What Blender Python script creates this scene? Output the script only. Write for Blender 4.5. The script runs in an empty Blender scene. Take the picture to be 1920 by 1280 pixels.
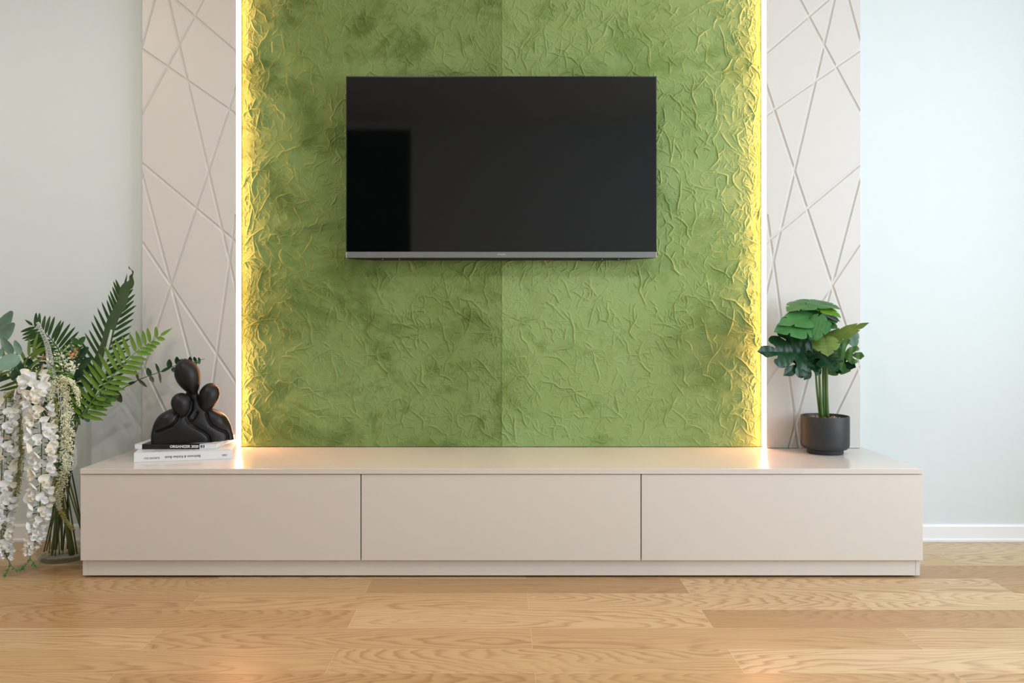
import bpy, bmesh, math, random
import numpy as np
from mathutils import Vector, Matrix, Quaternion
R = random.Random(7)
scene = bpy.context.scene
COL = scene.collection

# ------------------------------------------------------------------ camera
F = 1555.0                       # focal length in pixels of the 1920 px wide frame
D0 = 3.38                        # camera distance to the wall plane y = 0
EYE = 0.907
cam_d = bpy.data.cameras.new('camera'); cam = bpy.data.objects.new('camera', cam_d); COL.objects.link(cam)
cam_d.sensor_width = 36.0; cam_d.lens = F / 1920 * 36.0
cam_d.shift_x = 20 / 1920.0; cam_d.shift_y = -44 / 1920.0
cam.location = (0, -D0, EYE); cam.rotation_euler = (math.pi / 2, 0, 0)
cam_d.clip_start = 0.05
scene.camera = cam
scene.cycles.transparent_max_bounces = 24

# ------------------------------------------------------------------ view, world, lights
vs = scene.view_settings
vs.view_transform = 'Standard'; vs.look = 'None'; vs.gamma = 1.0; vs.use_curve_mapping = False
vs.exposure = 0.2
w = bpy.data.worlds.new('world'); scene.world = w; w.use_nodes = True
bg = w.node_tree.nodes['Background']; bg.inputs[0].default_value = (0.75, 0.87, 1.0, 1); bg.inputs[1].default_value = 1.0

def area(name, loc, size, size_y, power, color, direction):
    l = bpy.data.lights.new(name, 'AREA'); l.shape = 'RECTANGLE'; l.size = size; l.size_y = size_y
    l.energy = power; l.color = color
    o = bpy.data.objects.new(name, l); COL.objects.link(o); o.location = loc
    o.rotation_euler = Vector(direction).to_track_quat('-Z', 'Y').to_euler(); return o
XR, XL, YF, ZC = 2.75, -2.75, -4.05, 2.62     # right wall, left wall, wall behind the camera, ceiling
WIN = (-3.2, -0.8, 0.35, 2.35)               # window opening in the right wall (y0, y1, z0, z1)
area('window_daylight', (XR + 0.16, (WIN[0] + WIN[1]) / 2, (WIN[2] + WIN[3]) / 2), WIN[1] - WIN[0], WIN[3] - WIN[2], 78, (0.78, 0.89, 1.0), (-1, 0, 0))
CEIL_LAMPS = [(-2.05, -1.35, 11, (1.0, 0.86, 0.72)), (-0.55, -1.7, 8, (0.95, 0.97, 1.0)), (1.1, -1.7, 7, (0.93, 0.97, 1.0))]
for lx, ly, lp, lc in CEIL_LAMPS:
    area('ceiling_lamp_light', (lx, ly, ZC - 0.035), 0.13, 0.13, lp, lc, (0, 0, -1))

# ------------------------------------------------------------------ helpers
def P(px, py, dist):             # a point seen at a pixel, at a distance from the camera plane
    return Vector(((px - 940) / F * dist, dist - D0, EYE - (py - 596) / F * dist))
def link(o, parent=None):
    COL.objects.link(o)
    if parent: o.parent = parent
    return o
def me_from(name, verts, faces, smooth=True):
    m = bpy.data.meshes.new(name); m.from_pydata([tuple(v) for v in verts], [], faces); m.update()
    if smooth: m.polygons.foreach_set('use_smooth', [True] * len(m.polygons))
    return m
def obj(name, mesh, mat=None, parent=None, loc=None):
    if isinstance(mesh, bmesh.types.BMesh):
        me = bpy.data.meshes.new(name); mesh.to_mesh(me); mesh.free(); mesh = me
    o = bpy.data.objects.new(name, mesh)
    if mat is not None and len(mesh.materials) == 0:
        for m in (mat if isinstance(mat, (list, tuple)) else [mat]): mesh.materials.append(m)
    link(o, parent)
    if loc is not None: o.location = loc
    return o
def thing(name, label, cat, loc=(0, 0, 0), rotz=0, group=None):
    o = bpy.data.objects.new(name, None); COL.objects.link(o); o.location = loc; o.rotation_euler = (0, 0, rotz)
    o.empty_display_size = 0.05
    return tag(o, label, cat, group)
def tag(o, label, cat, group=None):
    o['label'] = label; o['category'] = cat
    if group: o['group'] = group
    return o
def struct(name, mesh, mat):
    o = obj(name, mesh, mat); o['kind'] = 'structure'; return o
def bm_box(bm, x0, x1, y0, y1, z0, z1, bevel=0.0, segs=2):
    vs_ = [bm.verts.new((x, y, z)) for x in (x0, x1) for y in (y0, y1) for z in (z0, z1)]
    q = [(0, 1, 3, 2), (4, 6, 7, 5), (0, 4, 5, 1), (2, 3, 7, 6), (0, 2, 6, 4), (1, 5, 7, 3)]
    fs = [bm.faces.new([vs_[i] for i in f]) for f in q]
    if bevel > 0:
        es = list({e for f in fs for e in f.edges})
        bmesh.ops.bevel(bm, geom=es, offset=bevel, segments=segs, affect='EDGES', profile=0.5)
    return fs
def box(x0, x1, y0, y1, z0, z1, bevel=0.0, segs=2):
    bm = bmesh.new(); bm_box(bm, x0, x1, y0, y1, z0, z1, bevel, segs); return bm
def lathe(profile, n=48, cx=0, cy=0, closed=False):
    verts = []; faces = []
    for (r, z) in profile:
        for k in range(n):
            a = 2 * math.pi * k / n; verts.append((cx + r * math.cos(a), cy + r * math.sin(a), z))
    m = len(profile)
    for i in range(m if closed else m - 1):
        j = (i + 1) % m
        for k in range(n):
            k2 = (k + 1) % n; faces.append((i * n + k, i * n + k2, j * n + k2, j * n + k))
    return verts, faces
def catmull(pts, n):
    pts = [Vector(p) for p in pts]
    if len(pts) == 2: return [pts[0].lerp(pts[1], i / n) for i in range(n + 1)]
    ext = [pts[0] * 2 - pts[1]] + pts + [pts[-1] * 2 - pts[-2]]
    out = []; segs = len(pts) - 1
    for i in range(n + 1):
        t = i / n * segs; k = min(int(t), segs - 1); u = t - k
        a, b, c, d = ext[k:k + 4]
        out.append(0.5 * ((2 * b) + (c - a) * u + (2 * a - 5 * b + 4 * c - d) * u * u + (3 * b - a - 3 * c + d) * u ** 3))
    return out
def tube_data(path, r0, r1=None, n=6, verts=None, faces=None):
    r1 = r0 if r1 is None else r1
    verts = [] if verts is None else verts; faces = [] if faces is None else faces
    base = len(verts); m = len(path); up = Vector((0.13, 0.31, 0.94))
    for i, p in enumerate(path):
        t = (path[min(i + 1, m - 1)] - path[max(i - 1, 0)])
        if t.length < 1e-9: t = Vector((0, 0, 1))
        t.normalize(); s = t.cross(up)
        if s.length < 1e-3: s = t.cross(Vector((1, 0, 0)))
        s.normalize(); b = s.cross(t); r = r0 + (r1 - r0) * i / max(1, m - 1)
        for k in range(n):
            a = 2 * math.pi * k / n; verts.append(p + s * (r * math.cos(a)) + b * (r * math.sin(a)))
    for i in range(m - 1):
        for k in range(n):
            k2 = (k + 1) % n
            faces.append((base + i * n + k, base + i * n + k2, base + (i + 1) * n + k2, base + (i + 1) * n + k))
    faces.append(tuple(base + k for k in range(n))[::-1]); faces.append(tuple(base + (m - 1) * n + k for k in range(n)))
    return verts, faces
def tube(name, path, r0, r1, mat, parent, n=7):
    v, f = tube_data(path, r0, r1, n); return obj(name, me_from(name, v, f), mat, parent)

# ------------------------------------------------------------------ materials
def srgb(r, g, b):
    f = lambda c: (c / 255 / 12.92) if c / 255 <= 0.04045 else ((c / 255 + 0.055) / 1.055) ** 2.4
    return (f(r), f(g), f(b), 1)
class N:                          # tiny node graph helper
    def __init__(self, name):
        self.m = bpy.data.materials.new(name); self.m.use_nodes = True
        self.t = self.m.node_tree; self.b = self.t.nodes['Principled BSDF']; self.out = self.t.nodes['Material Output']
    def n(self, typ, **kw):
        nd = self.t.nodes.new(typ)
        for k, v in kw.items():
            if k.startswith('i_'):
                key = k[2:]; nd.inputs[int(key) if key.isdigit() else key.replace('_', ' ')].default_value = v
            else: setattr(nd, k, v)
        return nd
    def l(self, a, b): self.t.links.new(a, b); return self
    def math(self, op, a, b=None, c=None):
        nd = self.n('ShaderNodeMath', operation=op)
        for i, x in enumerate((a, b, c)):
            if x is None: continue
            if isinstance(x, (int, float)): nd.inputs[i].default_value = x
            else: self.l(x, nd.inputs[i])
        return nd.outputs[0]
    def mix(self, fac, a, b, blend='MIX'):
        nd = self.n('ShaderNodeMix', data_type='RGBA', blend_type=blend)
        for idx, x in ((0, fac), (6, a), (7, b)):
            if isinstance(x, (int, float, tuple)): nd.inputs[idx].default_value = x
            else: self.l(x, nd.inputs[idx])
        return nd.outputs[2]
    def ramp(self, fac, stops):
        nd = self.n('ShaderNodeValToRGB'); cr = nd.color_ramp
        while len(cr.elements) < len(stops): cr.elements.new(0.5)
        for e, (p, c) in zip(cr.elements, stops): e.position = p; e.color = c if isinstance(c, tuple) else (c, c, c, 1)
        self.l(fac, nd.inputs[0]); return nd.outputs[0]
    def coords(self, kind='Object', scale=(1, 1, 1), loc=(0, 0, 0)):
        tc = self.n('ShaderNodeTexCoord'); mp = self.n('ShaderNodeMapping')
        mp.inputs['Scale'].default_value = scale; mp.inputs['Location'].default_value = loc
        self.l(tc.outputs[kind], mp.inputs['Vector']); return mp.outputs[0]
    def noise(self, vec, scale, detail=4, rough=0.5, dist=0.0):
        nd = self.n('ShaderNodeTexNoise'); nd.inputs['Scale'].default_value = scale; nd.inputs['Detail'].default_value = detail
        nd.inputs['Roughness'].default_value = rough; nd.inputs['Distortion'].default_value = dist
        if vec is not None: self.l(vec, nd.inputs['Vector'])
        return nd.outputs['Fac']
    def bump(self, h, strength, dist=0.01):
        nd = self.n('ShaderNodeBump'); nd.inputs['Strength'].default_value = strength; nd.inputs['Distance'].default_value = dist
        self.l(h, nd.inputs['Height']); self.l(nd.outputs[0], self.b.inputs['Normal']); return nd
def simple(name, col, rough=0.5, metal=0.0, spec=0.5, var=0.0, vscale=30, bump=0.0, bscale=200, **kw):
    g = N(name); b = g.b
    b.inputs['Roughness'].default_value = rough; b.inputs['Metallic'].default_value = metal
    b.inputs['Specular IOR Level'].default_value = spec
    v = g.coords()
    if var > 0:
        n = g.noise(v, vscale, 3); c2 = tuple(min(1, c * (1 + var)) for c in col[:3]) + (1,); c1 = tuple(c * (1 - var) for c in col[:3]) + (1,)
        g.l(g.ramp(n, [(0.3, c1), (0.7, c2)]), b.inputs['Base Color'])
    else: b.inputs['Base Color'].default_value = col
    if bump > 0: g.bump(g.noise(v, bscale, 3), bump, 0.002)
    for k, val in kw.items(): b.inputs[k.replace('_', ' ')].default_value = val
    return g.m

M_wall = simple('painted_wall', srgb(218, 226, 226), 0.75, spec=0.25, bump=0.08, bscale=260)
M_room = simple('room_wall_paint', srgb(214, 220, 222), 0.8, spec=0.2)
M_ceil = simple('ceiling_paint', srgb(236, 236, 234), 0.85, spec=0.2)
M_base = simple('white_gloss_skirting', srgb(240, 240, 240), 0.3)
M_panel = simple('greige_satin_panel', srgb(212, 209, 203), 0.38, spec=0.4)
M_cab = simple('beige_satin_lacquer', srgb(217, 211, 203), 0.32, spec=0.45)
M_top = simple('beige_gloss_lacquer', srgb(217, 211, 203), 0.17, spec=0.6)
M_dark = simple('dark_gap', srgb(22, 20, 18), 0.8)
M_black_plastic = simple('black_plastic', srgb(20, 21, 20), 0.5)
M_bezel = simple('black_bezel', srgb(8, 10, 9), 0.3)
M_bar = simple('grey_metal_bar', srgb(128, 134, 132), 0.42, metal=0.6)
M_barend = simple('pale_bar_end', srgb(215, 215, 205), 0.4)
M_logo = simple('pale_logo', srgb(200, 208, 204), 0.4)
M_screw = simple('bright_screw', srgb(220, 220, 215), 0.25, metal=1.0)
M_statue = simple('black_matte_resin', srgb(18, 19, 22), 0.45, spec=0.4, bump=0.15, bscale=90)
M_pot = simple('charcoal_stoneware', srgb(48, 49, 50), 0.5, spec=0.4, var=0.12, vscale=14)
M_white = simple('white_card', srgb(232, 236, 238), 0.35)
M_pages = simple('paper_pages', srgb(232, 228, 218), 0.8, bump=0.5, bscale=900)
M_ink = simple('grey_ink', srgb(78, 81, 86), 0.6)
M_inkblack = simple('black_ink', srgb(15, 15, 16), 0.5)
M_inkwhite = simple('white_ink', srgb(240, 240, 240), 0.5)
M_door = simple('dark_doorway', srgb(14, 14, 12), 0.9, spec=0.05)
M_doorframe = simple('dark_door_frame', srgb(30, 28, 25), 0.6, spec=0.2)
M_gravel = None

def emit(name, col, strength):
    g = N(name); e = g.n('ShaderNodeEmission'); e.inputs[0].default_value = col; e.inputs[1].default_value = strength
    g.l(e.outputs[0], g.out.inputs[0]); return g.m
M_led = emit('warm_led_diffuser', (1.0, 0.42, 0.20, 1), 62.0)
M_lamp = emit('ceiling_lamp_glow', (1.0, 0.9, 0.78, 1), 2.0)

def wood_floor():
    g = N('oak_strip_floor'); tc = g.n('ShaderNodeTexCoord'); sp = g.n('ShaderNodeSeparateXYZ'); g.l(tc.outputs['Object'], sp.inputs[0])
    X, Y = sp.outputs[0], sp.outputs[1]
    W_, L_ = 0.1537, 1.071
    yy = g.math('DIVIDE', g.math('ADD', Y, 0.647 + 0.1537 * 40), W_); row = g.math('FLOOR', yy); fy = g.math('SUBTRACT', yy, row)
    odd = g.math('MODULO', g.math('ADD', row, 1.0), 2.0)
    xs = g.math('ADD', g.math('DIVIDE', g.math('SUBTRACT', X, 0.085), L_), g.math('ADD', g.math('MULTIPLY', odd, 0.5), 20.0))
    colm = g.math('FLOOR', xs); fx = g.math('SUBTRACT', xs, colm)
    cv = g.n('ShaderNodeCombineXYZ'); g.l(row, cv.inputs[0]); g.l(colm, cv.inputs[1])
    wn = g.n('ShaderNodeTexWhiteNoise', noise_dimensions='2D'); g.l(cv.outputs[0], wn.inputs['Vector'])
    rnd = wn.outputs['Value']; rc = g.n('ShaderNodeSeparateColor'); g.l(wn.outputs['Color'], rc.inputs[0]); r2 = rc.outputs[1]; r3 = rc.outputs[2]
    # grain: rings of a log cut lengthways; each board sees its own part of the log
    lx = g.math('ADD', g.math('MULTIPLY', g.math('SUBTRACT', fx, r2), 1.065), 0.0)
    ly = g.math('SUBTRACT', g.math('MULTIPLY', fy, W_), g.math('MULTIPLY', r3, 0.15))
    c3 = g.n('ShaderNodeCombineXYZ'); g.l(g.math('MULTIPLY', X, 1.6), c3.inputs[0]); g.l(g.math('MULTIPLY', Y, 9.0), c3.inputs[1]); g.l(g.math('MULTIPLY', rnd, 37.0), c3.inputs[2])
    warp = g.math('SUBTRACT', g.noise(c3.outputs[0], 1.25, 2.5, 0.5), 0.5)
    d = g.math('SQRT', g.math('ADD', g.math('POWER', g.math('MULTIPLY', g.math('ABSOLUTE', lx), g.math('ADD', 0.06, g.math('MULTIPLY', r3, 0.26))), 2.0), g.math('POWER', ly, 2.0)))
    d2 = g.math('ADD', d, g.math('MULTIPLY', warp, 0.12))
    ring = g.math('FRACT', g.math('MULTIPLY', d2, 62.0))
    ringl = g.ramp(ring, [(0.0, 0.0), (0.45, 0.12), (0.82, 1.0), (0.93, 0.5), (1.0, 0.0)])
    c4 = g.n('ShaderNodeCombineXYZ'); g.l(g.math('MULTIPLY', X, 6.0), c4.inputs[0]); g.l(g.math('MULTIPLY', Y, 170.0), c4.inputs[1]); g.l(g.math('MULTIPLY', rnd, 91.0), c4.inputs[2])
    fine = g.noise(c4.outputs[0], 1.0, 4, 0.65)
    patch = g.noise(c3.outputs[0], 0.8, 2, 0.5)
    tone = g.ramp(rnd, [(0.0, srgb(172, 134, 88)), (0.35, srgb(188, 152, 104)), (0.7, srgb(200, 168, 120)), (1.0, srgb(212, 184, 140))])
    c = g.mix(g.math('MULTIPLY', ringl, g.math('MULTIPLY', g.ramp(patch, [(0.3, 0.3), (0.6, 1.0)]), 0.66)), tone, srgb(146, 102, 56))
    c = g.mix(g.math('MULTIPLY', g.ramp(fine, [(0.38, 0.0), (0.75, 1.0)]), 0.28), c, srgb(148, 104, 60))
    gap = g.math('MAXIMUM', g.math('LESS_THAN', fy, 0.012), g.math('LESS_THAN', fx, 0.0016))
    c = g.mix(g.math('MULTIPLY', gap, 0.35), c, srgb(228, 205, 165))
    g.l(c, g.b.inputs['Base Color'])
    rg = g.ramp(fine, [(0.2, 0.27), (0.8, 0.36)]); g.l(rg, g.b.inputs['Roughness']); g.b.inputs['Specular IOR Level'].default_value = 0.5
    h = g.math('SUBTRACT', g.math('MULTIPLY', fine, 0.25), g.math('MULTIPLY', gap, 0.8)); g.bump(h, 0.15, 0.0015)
    return g.m
M_floor = wood_floor()

def fabric(name, base, dark, light, seed, markscale):
    """crushed velvet wall covering: nap brushed into darker and lighter areas"""
    g = N(name); v = g.coords(loc=(seed * 3.1, 0, seed * 1.7))
    n1 = g.noise(v, 1.9, 3, 0.55, 0.4); n2 = g.noise(g.coords(scale=(1, 1, 1.25), loc=(seed * 5, 0, seed)), 3.2, 7, 0.68, 0.5); n3 = g.noise(v, 19.0, 5, 0.7, 0.3)
    n4 = g.noise(g.coords(scale=(120, 1, 14)), 6.0, 2)
    c = g.mix(g.ramp(n1, [(0.35, 0.0), (0.68, 1.0)]), base, light)
    c = g.mix(g.math('MULTIPLY', g.ramp(n2, [(0.50, 0.0), (0.63, 1.0)]), markscale), c, dark)
    c = g.mix(g.math('MULTIPLY', g.ramp(n3, [(0.52, 0.0), (0.70, 1.0)]), markscale * 0.5), c, dark)
    g.l(c, g.b.inputs['Base Color'])
    g.b.inputs['Roughness'].default_value = 0.75; g.b.inputs['Specular IOR Level'].default_value = 0.3
    g.b.inputs['Sheen Weight'].default_value = 0.25; g.b.inputs['Sheen Roughness'].default_value = 0.4
    g.b.inputs['Sheen Tint'].default_value = light
    h = g.math('ADD', g.math('MULTIPLY', n4, 0.4), g.noise(v, 110.0, 3, 0.6, 0.5)); g.bump(h, 0.4, 0.002)
    return g.m
M_fabL = fabric('moss_velvet_shaded', srgb(116, 137, 74), srgb(80, 100, 40), srgb(130, 154, 92), 1.0, 0.75)  # same velvet; shade of its nap, lit from the right, painted darker
M_fabR = fabric('moss_velvet_lit', srgb(134, 158, 94), srgb(102, 128, 58), srgb(146, 170, 108), 2.3, 0.6)  # right sheet: light caught by the nap painted in as paler colour

# ------------------------------------------------------------------ room shell
struct('floor', box(XL, XR, YF, 0.0, -0.05, 0.0), M_floor)
struct('wall_back', box(XL - 0.1, XR + 0.1, 0.0, 0.1, -0.05, ZC + 0.05), M_wall)
struct('ceiling', box(XL, XR, YF, 0.0, ZC, ZC + 0.1), M_ceil)
struct('wall_left', box(XL - 0.1, XL, YF, 0.0, -0.05, ZC), M_room)
bm = bmesh.new(); y0, y1, z0, z1 = WIN
bm_box(bm, XR, XR + 0.1, YF, y0, -0.05, ZC); bm_box(bm, XR, XR + 0.1, y1, 0.0, -0.05, ZC)
bm_box(bm, XR, XR + 0.1, y0, y1, -0.05, z0); bm_box(bm, XR, XR + 0.1, y0, y1, z1, ZC)
struct('wall_right', bm, M_wall)
bm = bmesh.new()                                    # window frame with a middle mullion
for a, b, c, d in ((y0, y0 + .06, z0, z1), (y1 - .06, y1, z0, z1), (y0, y1, z0, z0 + .06), (y0, y1, z1 - .06, z1), ((y0 + y1) / 2 - .04, (y0 + y1) / 2 + .04, z0, z1)):
    bm_box(bm, XR + 0.02, XR + 0.08, a, b, c, d)
struct('window_1', bm, M_base)
DX0, DX1, DZ = -1.42, -0.79, 2.56
bm = bmesh.new()
bm_box(bm, XL - .1, DX0, YF - 0.1, YF, -0.05, ZC + .05); bm_box(bm, DX1, XR + .1, YF - 0.1, YF, -0.05, ZC + .05); bm_box(bm, DX0, DX1, YF - 0.1, YF, DZ, ZC + .05)
struct('wall_front', bm, M_room)
struct('door_1', box(DX0, DX1, YF - 0.09, YF - 0.05, 0, DZ), M_door)
def baseboard(name, x0, x1):
    prof = [(0, 0), (-0.022, 0), (-0.022, 0.008), (-0.014, 0.014), (-0.012, 0.060), (-0.009, 0.066), (0, 0.068)]
    v = [(x, y, z) for x in (x0, x1) for (y, z) in prof]; n = len(prof)
    f = [(i, (i + 1) % n, n + (i + 1) % n, n + i) for i in range(n)] + [tuple(range(n))[::-1], tuple(range(n, 2 * n))]
    struct(name, me_from(name, v, f, False), M_base)
baseboard('baseboard_left', XL, -1.36); baseboard('baseboard_right', 1.36, XR)
for i, (lx, ly, lp, lc) in enumerate(CEIL_LAMPS):
    t = thing('ceiling_downlight', ['round warm ceiling downlight above the vase of flowers', 'round ceiling downlight, the middle one of the three', 'round ceiling downlight nearest the window'][i], 'downlight', (lx, ly, ZC - 0.03))
    v, f = lathe([(0.11, 0.03), (0.11, 0.0), (0.097, 0.0), (0.097, 0.03)], 32); obj('rim', me_from('rim', v, f), M_base, t)
    bm = bmesh.new(); bmesh.ops.create_circle(bm, cap_ends=True, segments=32, radius=0.097); obj('diffuser', bm, M_lamp, t, (0, 0, 0.02))

# ------------------------------------------------------------------ grooved side panels
PXF = -0.042                                         # front of the grooved panels
SP = F / (D0 + PXF)
def pz(px, py): return ((px - 941.5) / SP, EYE - (py - 596) / SP)
CONSOLE_TOP = 0.383
grooves = [((293, -8), (268, 84)), ((315, -10), (443.5, 541)), ((318, -10), (444, 98)), ((388, -11), (268, 212.5)), ((268, 93), (444, 215)),
           ((444, 164), (266, 702)), ((268, 307), (444, 454)), ((267, 324), (403, 845)), ((267, 453), (446, 721)), ((442.5, 411), (384, 837)), ((267, 678), (346, 842)),
           ((290, -10), (318, -150)), ((383, -130), (444, -22)), ((268, -100), (400, -260)), ((300, -330), (444, -60))]
def groove_panel():
    x0, x1 = pz(268, 0)[0], pz(443.5, 0)[0]
    o = obj('tmp_panel', box(x0, x1, PXF, -0.004, CONSOLE_TOP + 0.001, ZC - 0.002, 0.0015, 2), M_panel)
    cutters = []
    for (a, b) in grooves:
        A = pz(*a); B = pz(*b); dv = Vector((B[0] - A[0], 0, B[1] - A[1])); L = dv.length; dv.normalize()
        if A[1] > ZC - .002 and B[1] > ZC - .002: continue
        r = 0.0072; bmc = bmesh.new()
        bmesh.ops.create_cone(bmc, cap_ends=True, segments=20, radius1=r, radius2=r, depth=L + 0.04)
        c = obj('tmp_cut', bmc); q = Vector((0, 0, 1)).rotation_difference(dv)
        c.rotation_mode = 'QUATERNION'; c.rotation_quaternion = q
        c.location = Vector(((A[0] + B[0]) / 2, PXF - 0.0018, (A[1] + B[1]) / 2)); cutters.append(c)
        md = o.modifiers.new('b', 'BOOLEAN'); md.operation = 'DIFFERENCE'; md.solver = 'EXACT'; md.object = c
    bpy.context.view_layer.update()
    dg = bpy.context.evaluated_depsgraph_get(); me = bpy.data.meshes.new_from_object(o.evaluated_get(dg))
    for c in cutters: bpy.data.objects.remove(c)
    bpy.data.objects.remove(o)
    return me
pm = groove_panel(); pm.name = 'grooved_panel'
pl = obj('wall_panel', pm, M_panel); tag(pl, 'tall beige wall panel with crossing diagonal grooves, behind the black sculpture', 'wall panel', 'grooved wall panels')
pr = pl.copy(); link(pr); pr.scale = (-1, 1, 1); tag(pr, 'tall pale wall panel with crossing diagonal grooves, behind the monstera plant', 'wall panel', 'grooved wall panels')

# ------------------------------------------------------------------ crushed fabric sheets (real creases)
def crease_sheet(width, height, step, seed):
    rs = np.random.RandomState(seed); nx = int(width / step) + 1; nz = int(height / step) + 1
    H = np.zeros((nz, nx), np.float32)
    def stamp(x, z, w_, h_):
        ix, iz = x / step, z / step; k = int(3 * w_ / step) + 1
        a0, a1 = max(0, int(ix) - k), min(nx, int(ix) + k + 1); b0, b1 = max(0, int(iz) - k), min(nz, int(iz) + k + 1)
        if a0 >= a1 or b0 >= b1: return
        gx = (np.arange(a0, a1) - ix) * step; gz = (np.arange(b0, b1) - iz) * step
        g = h_ * np.exp(-(gx[None, :] ** 2 + gz[:, None] ** 2) / (w_ * w_))
        np.maximum(H[b0:b1, a0:a1], g, out=H[b0:b1, a0:a1])
    def crease(x, z, ang, L, w_, h_, depth=0):
        n = max(3, int(L / (step * 0.8))); cur = rs.normal(0, 0.9)
        kink = rs.randint(2, 6); seg = max(2, n // kink)
        for i in range(n):
            t = i / n
            if i % seg == 0 and i: ang += rs.normal(0, 0.5)
            ang += cur * step * 0.8 + rs.normal(0, 0.05)
            x += math.cos(ang) * step * 0.8; z += math.sin(ang) * step * 0.8
            env = min(1.0, 6 * t, 3.0 * (1 - t)) ** 0.7
            stamp(x, z, w_ * (0.65 + 0.45 * env), h_ * env)
            if depth < 2 and rs.rand() < 0.012:
                crease(x, z, ang + rs.choice([-1, 1]) * rs.uniform(0.4, 1.1), L * rs.uniform(0.3, 0.6), w_ * 0.8, h_ * 0.8, depth + 1)
    def dens(x): return 1.0
    area_ = width * height
    for _ in range(int(220 * area_)):                # long bold folds
        crease(rs.uniform(0, width), rs.uniform(0, height), rs.normal(math.pi / 2, 0.75), rs.uniform(0.05, 0.16), rs.uniform(0.0021, 0.0030), rs.uniform(0.0036, 0.0068))
    for _ in range(int(1100 * area_)):                # short creases
        crease(rs.uniform(0, width), rs.uniform(0, height), rs.uniform(0, math.pi * 2), rs.uniform(0.02, 0.07), rs.uniform(0.0015, 0.0022), rs.uniform(0.0014, 0.0034))
    for _ in range(int(620 * area_)):                # the sheets are gathered tighter along their two upright edges
        ex = min(width, abs(rs.exponential(0.045))); ex = ex if rs.rand() < .5 else width - ex
        crease(ex, rs.uniform(0, height), rs.normal(math.pi / 2, 0.7), rs.uniform(0.02, 0.09), rs.uniform(0.0014, 0.0022), rs.uniform(0.0012, 0.0030))
    for _ in range(int(34 * area_)):                 # bundles of fine parallel pleats
        cx, cz, a = rs.uniform(0, width), rs.uniform(0, height), rs.normal(0.1, 0.5)
        for k in range(9):
            o_ = (k - 4) * rs.uniform(0.004, 0.008); j = rs.uniform(-0.03, 0.03)
            crease(cx - math.sin(a) * o_ + math.cos(a) * j, cz + math.cos(a) * o_ + math.sin(a) * j, a + rs.normal(0, 0.15), rs.uniform(0.03, 0.1), 0.0016, rs.uniform(0.0008, 0.0015))
    # soft puckering between the folds
    for sc, amp in ((0.10, 0.0016), (0.035, 0.0010), (0.014, 0.00055)):
        gx, gz = int(width / sc) + 3, int(height / sc) + 3; g = rs.rand(gz, gx)
        X = np.linspace(0, gx - 2.001, nx); Z = np.linspace(0, gz - 2.001, nz)
        xi = X.astype(int); zi = Z.astype(int); fx = X - xi; fz = Z - zi
        fx = fx * fx * (3 - 2 * fx); fz = fz * fz * (3 - 2 * fz)
        a = g[zi][:, xi]; b = g[zi][:, xi + 1]; c = g[zi + 1][:, xi]; d = g[zi + 1][:, xi + 1]
        H += amp * ((a * (1 - fx) + b * fx) * (1 - fz[:, None]) + (c * (1 - fx) + d * fx) * fz[:, None])
    xs = np.linspace(0, width, nx); zs = np.linspace(0, height, nz)
    V = np.empty((nz, nx, 3), np.float32); V[..., 0] = xs[None, :]; V[..., 1] = -H; V[..., 2] = zs[:, None]
    idx = np.arange(nx * nz).reshape(nz, nx)
    fq = np.stack([idx[:-1, :-1], idx[:-1, 1:], idx[1:, 1:], idx[1:, :-1]], -1).reshape(-1, 4)
    # a thin backing rim so the sheet has its own thickness
    V = V.reshape(-1, 3)
    rim = np.concatenate([idx[0, :], idx[1:, -1], idx[-1, -2::-1], idx[-2:0:-1, 0]])
    back = V[rim].copy(); back[:, 1] = 0.006; base = len(V); nR = len(rim)
    V = np.concatenate([V, back]); k = np.arange(nR); k2 = (k + 1) % nR
    fr = np.stack([rim[k], base + k, base + k2, rim[k2]], -1); fq = np.concatenate([fq, fr])
    me = bpy.data.meshes.new('fabric_sheet'); me.vertices.add(len(V)); me.vertices.foreach_set('co', V.ravel())
    me.loops.add(fq.size); me.loops.foreach_set('vertex_index', fq.ravel().astype(np.int32))
    me.polygons.add(len(fq)); me.polygons.foreach_set('loop_start', np.arange(0, fq.size, 4, dtype=np.int32))
    me.polygons.foreach_set('loop_total', np.full(len(fq), 4, np.int32)); me.update(calc_edges=True); me.validate()
    me.polygons.foreach_set('use_smooth', np.ones(len(me.polygons), bool))
    return me
FABY = -0.012
fx0, fx1 = pz(446, 0)[0], -pz(446, 0)[0]
FW = (fx1 - fx0) / 2
sheet = crease_sheet(FW, ZC - CONSOLE_TOP - 0.004, 0.0018, 11)
fl = obj('fabric_sheet', sheet, None, None, (fx0, FABY, CONSOLE_TOP + 0.002))
sheet.materials.append(M_fabL)
tag(fl, 'crushed green velvet wall covering, left sheet in a shaded tone beside the black sculpture', 'wall covering', 'green crushed fabric sheets')
fr_ = fl.copy(); link(fr_); fr_.location.x = fx0 + FW + 0.0008
fr_.material_slots[0].link = 'OBJECT'; fr_.material_slots[0].material = M_fabR
tag(fr_, 'crushed green velvet wall covering, right sheet in a lit tone on the side of the potted monstera', 'wall covering', 'green crushed fabric sheets')

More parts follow.
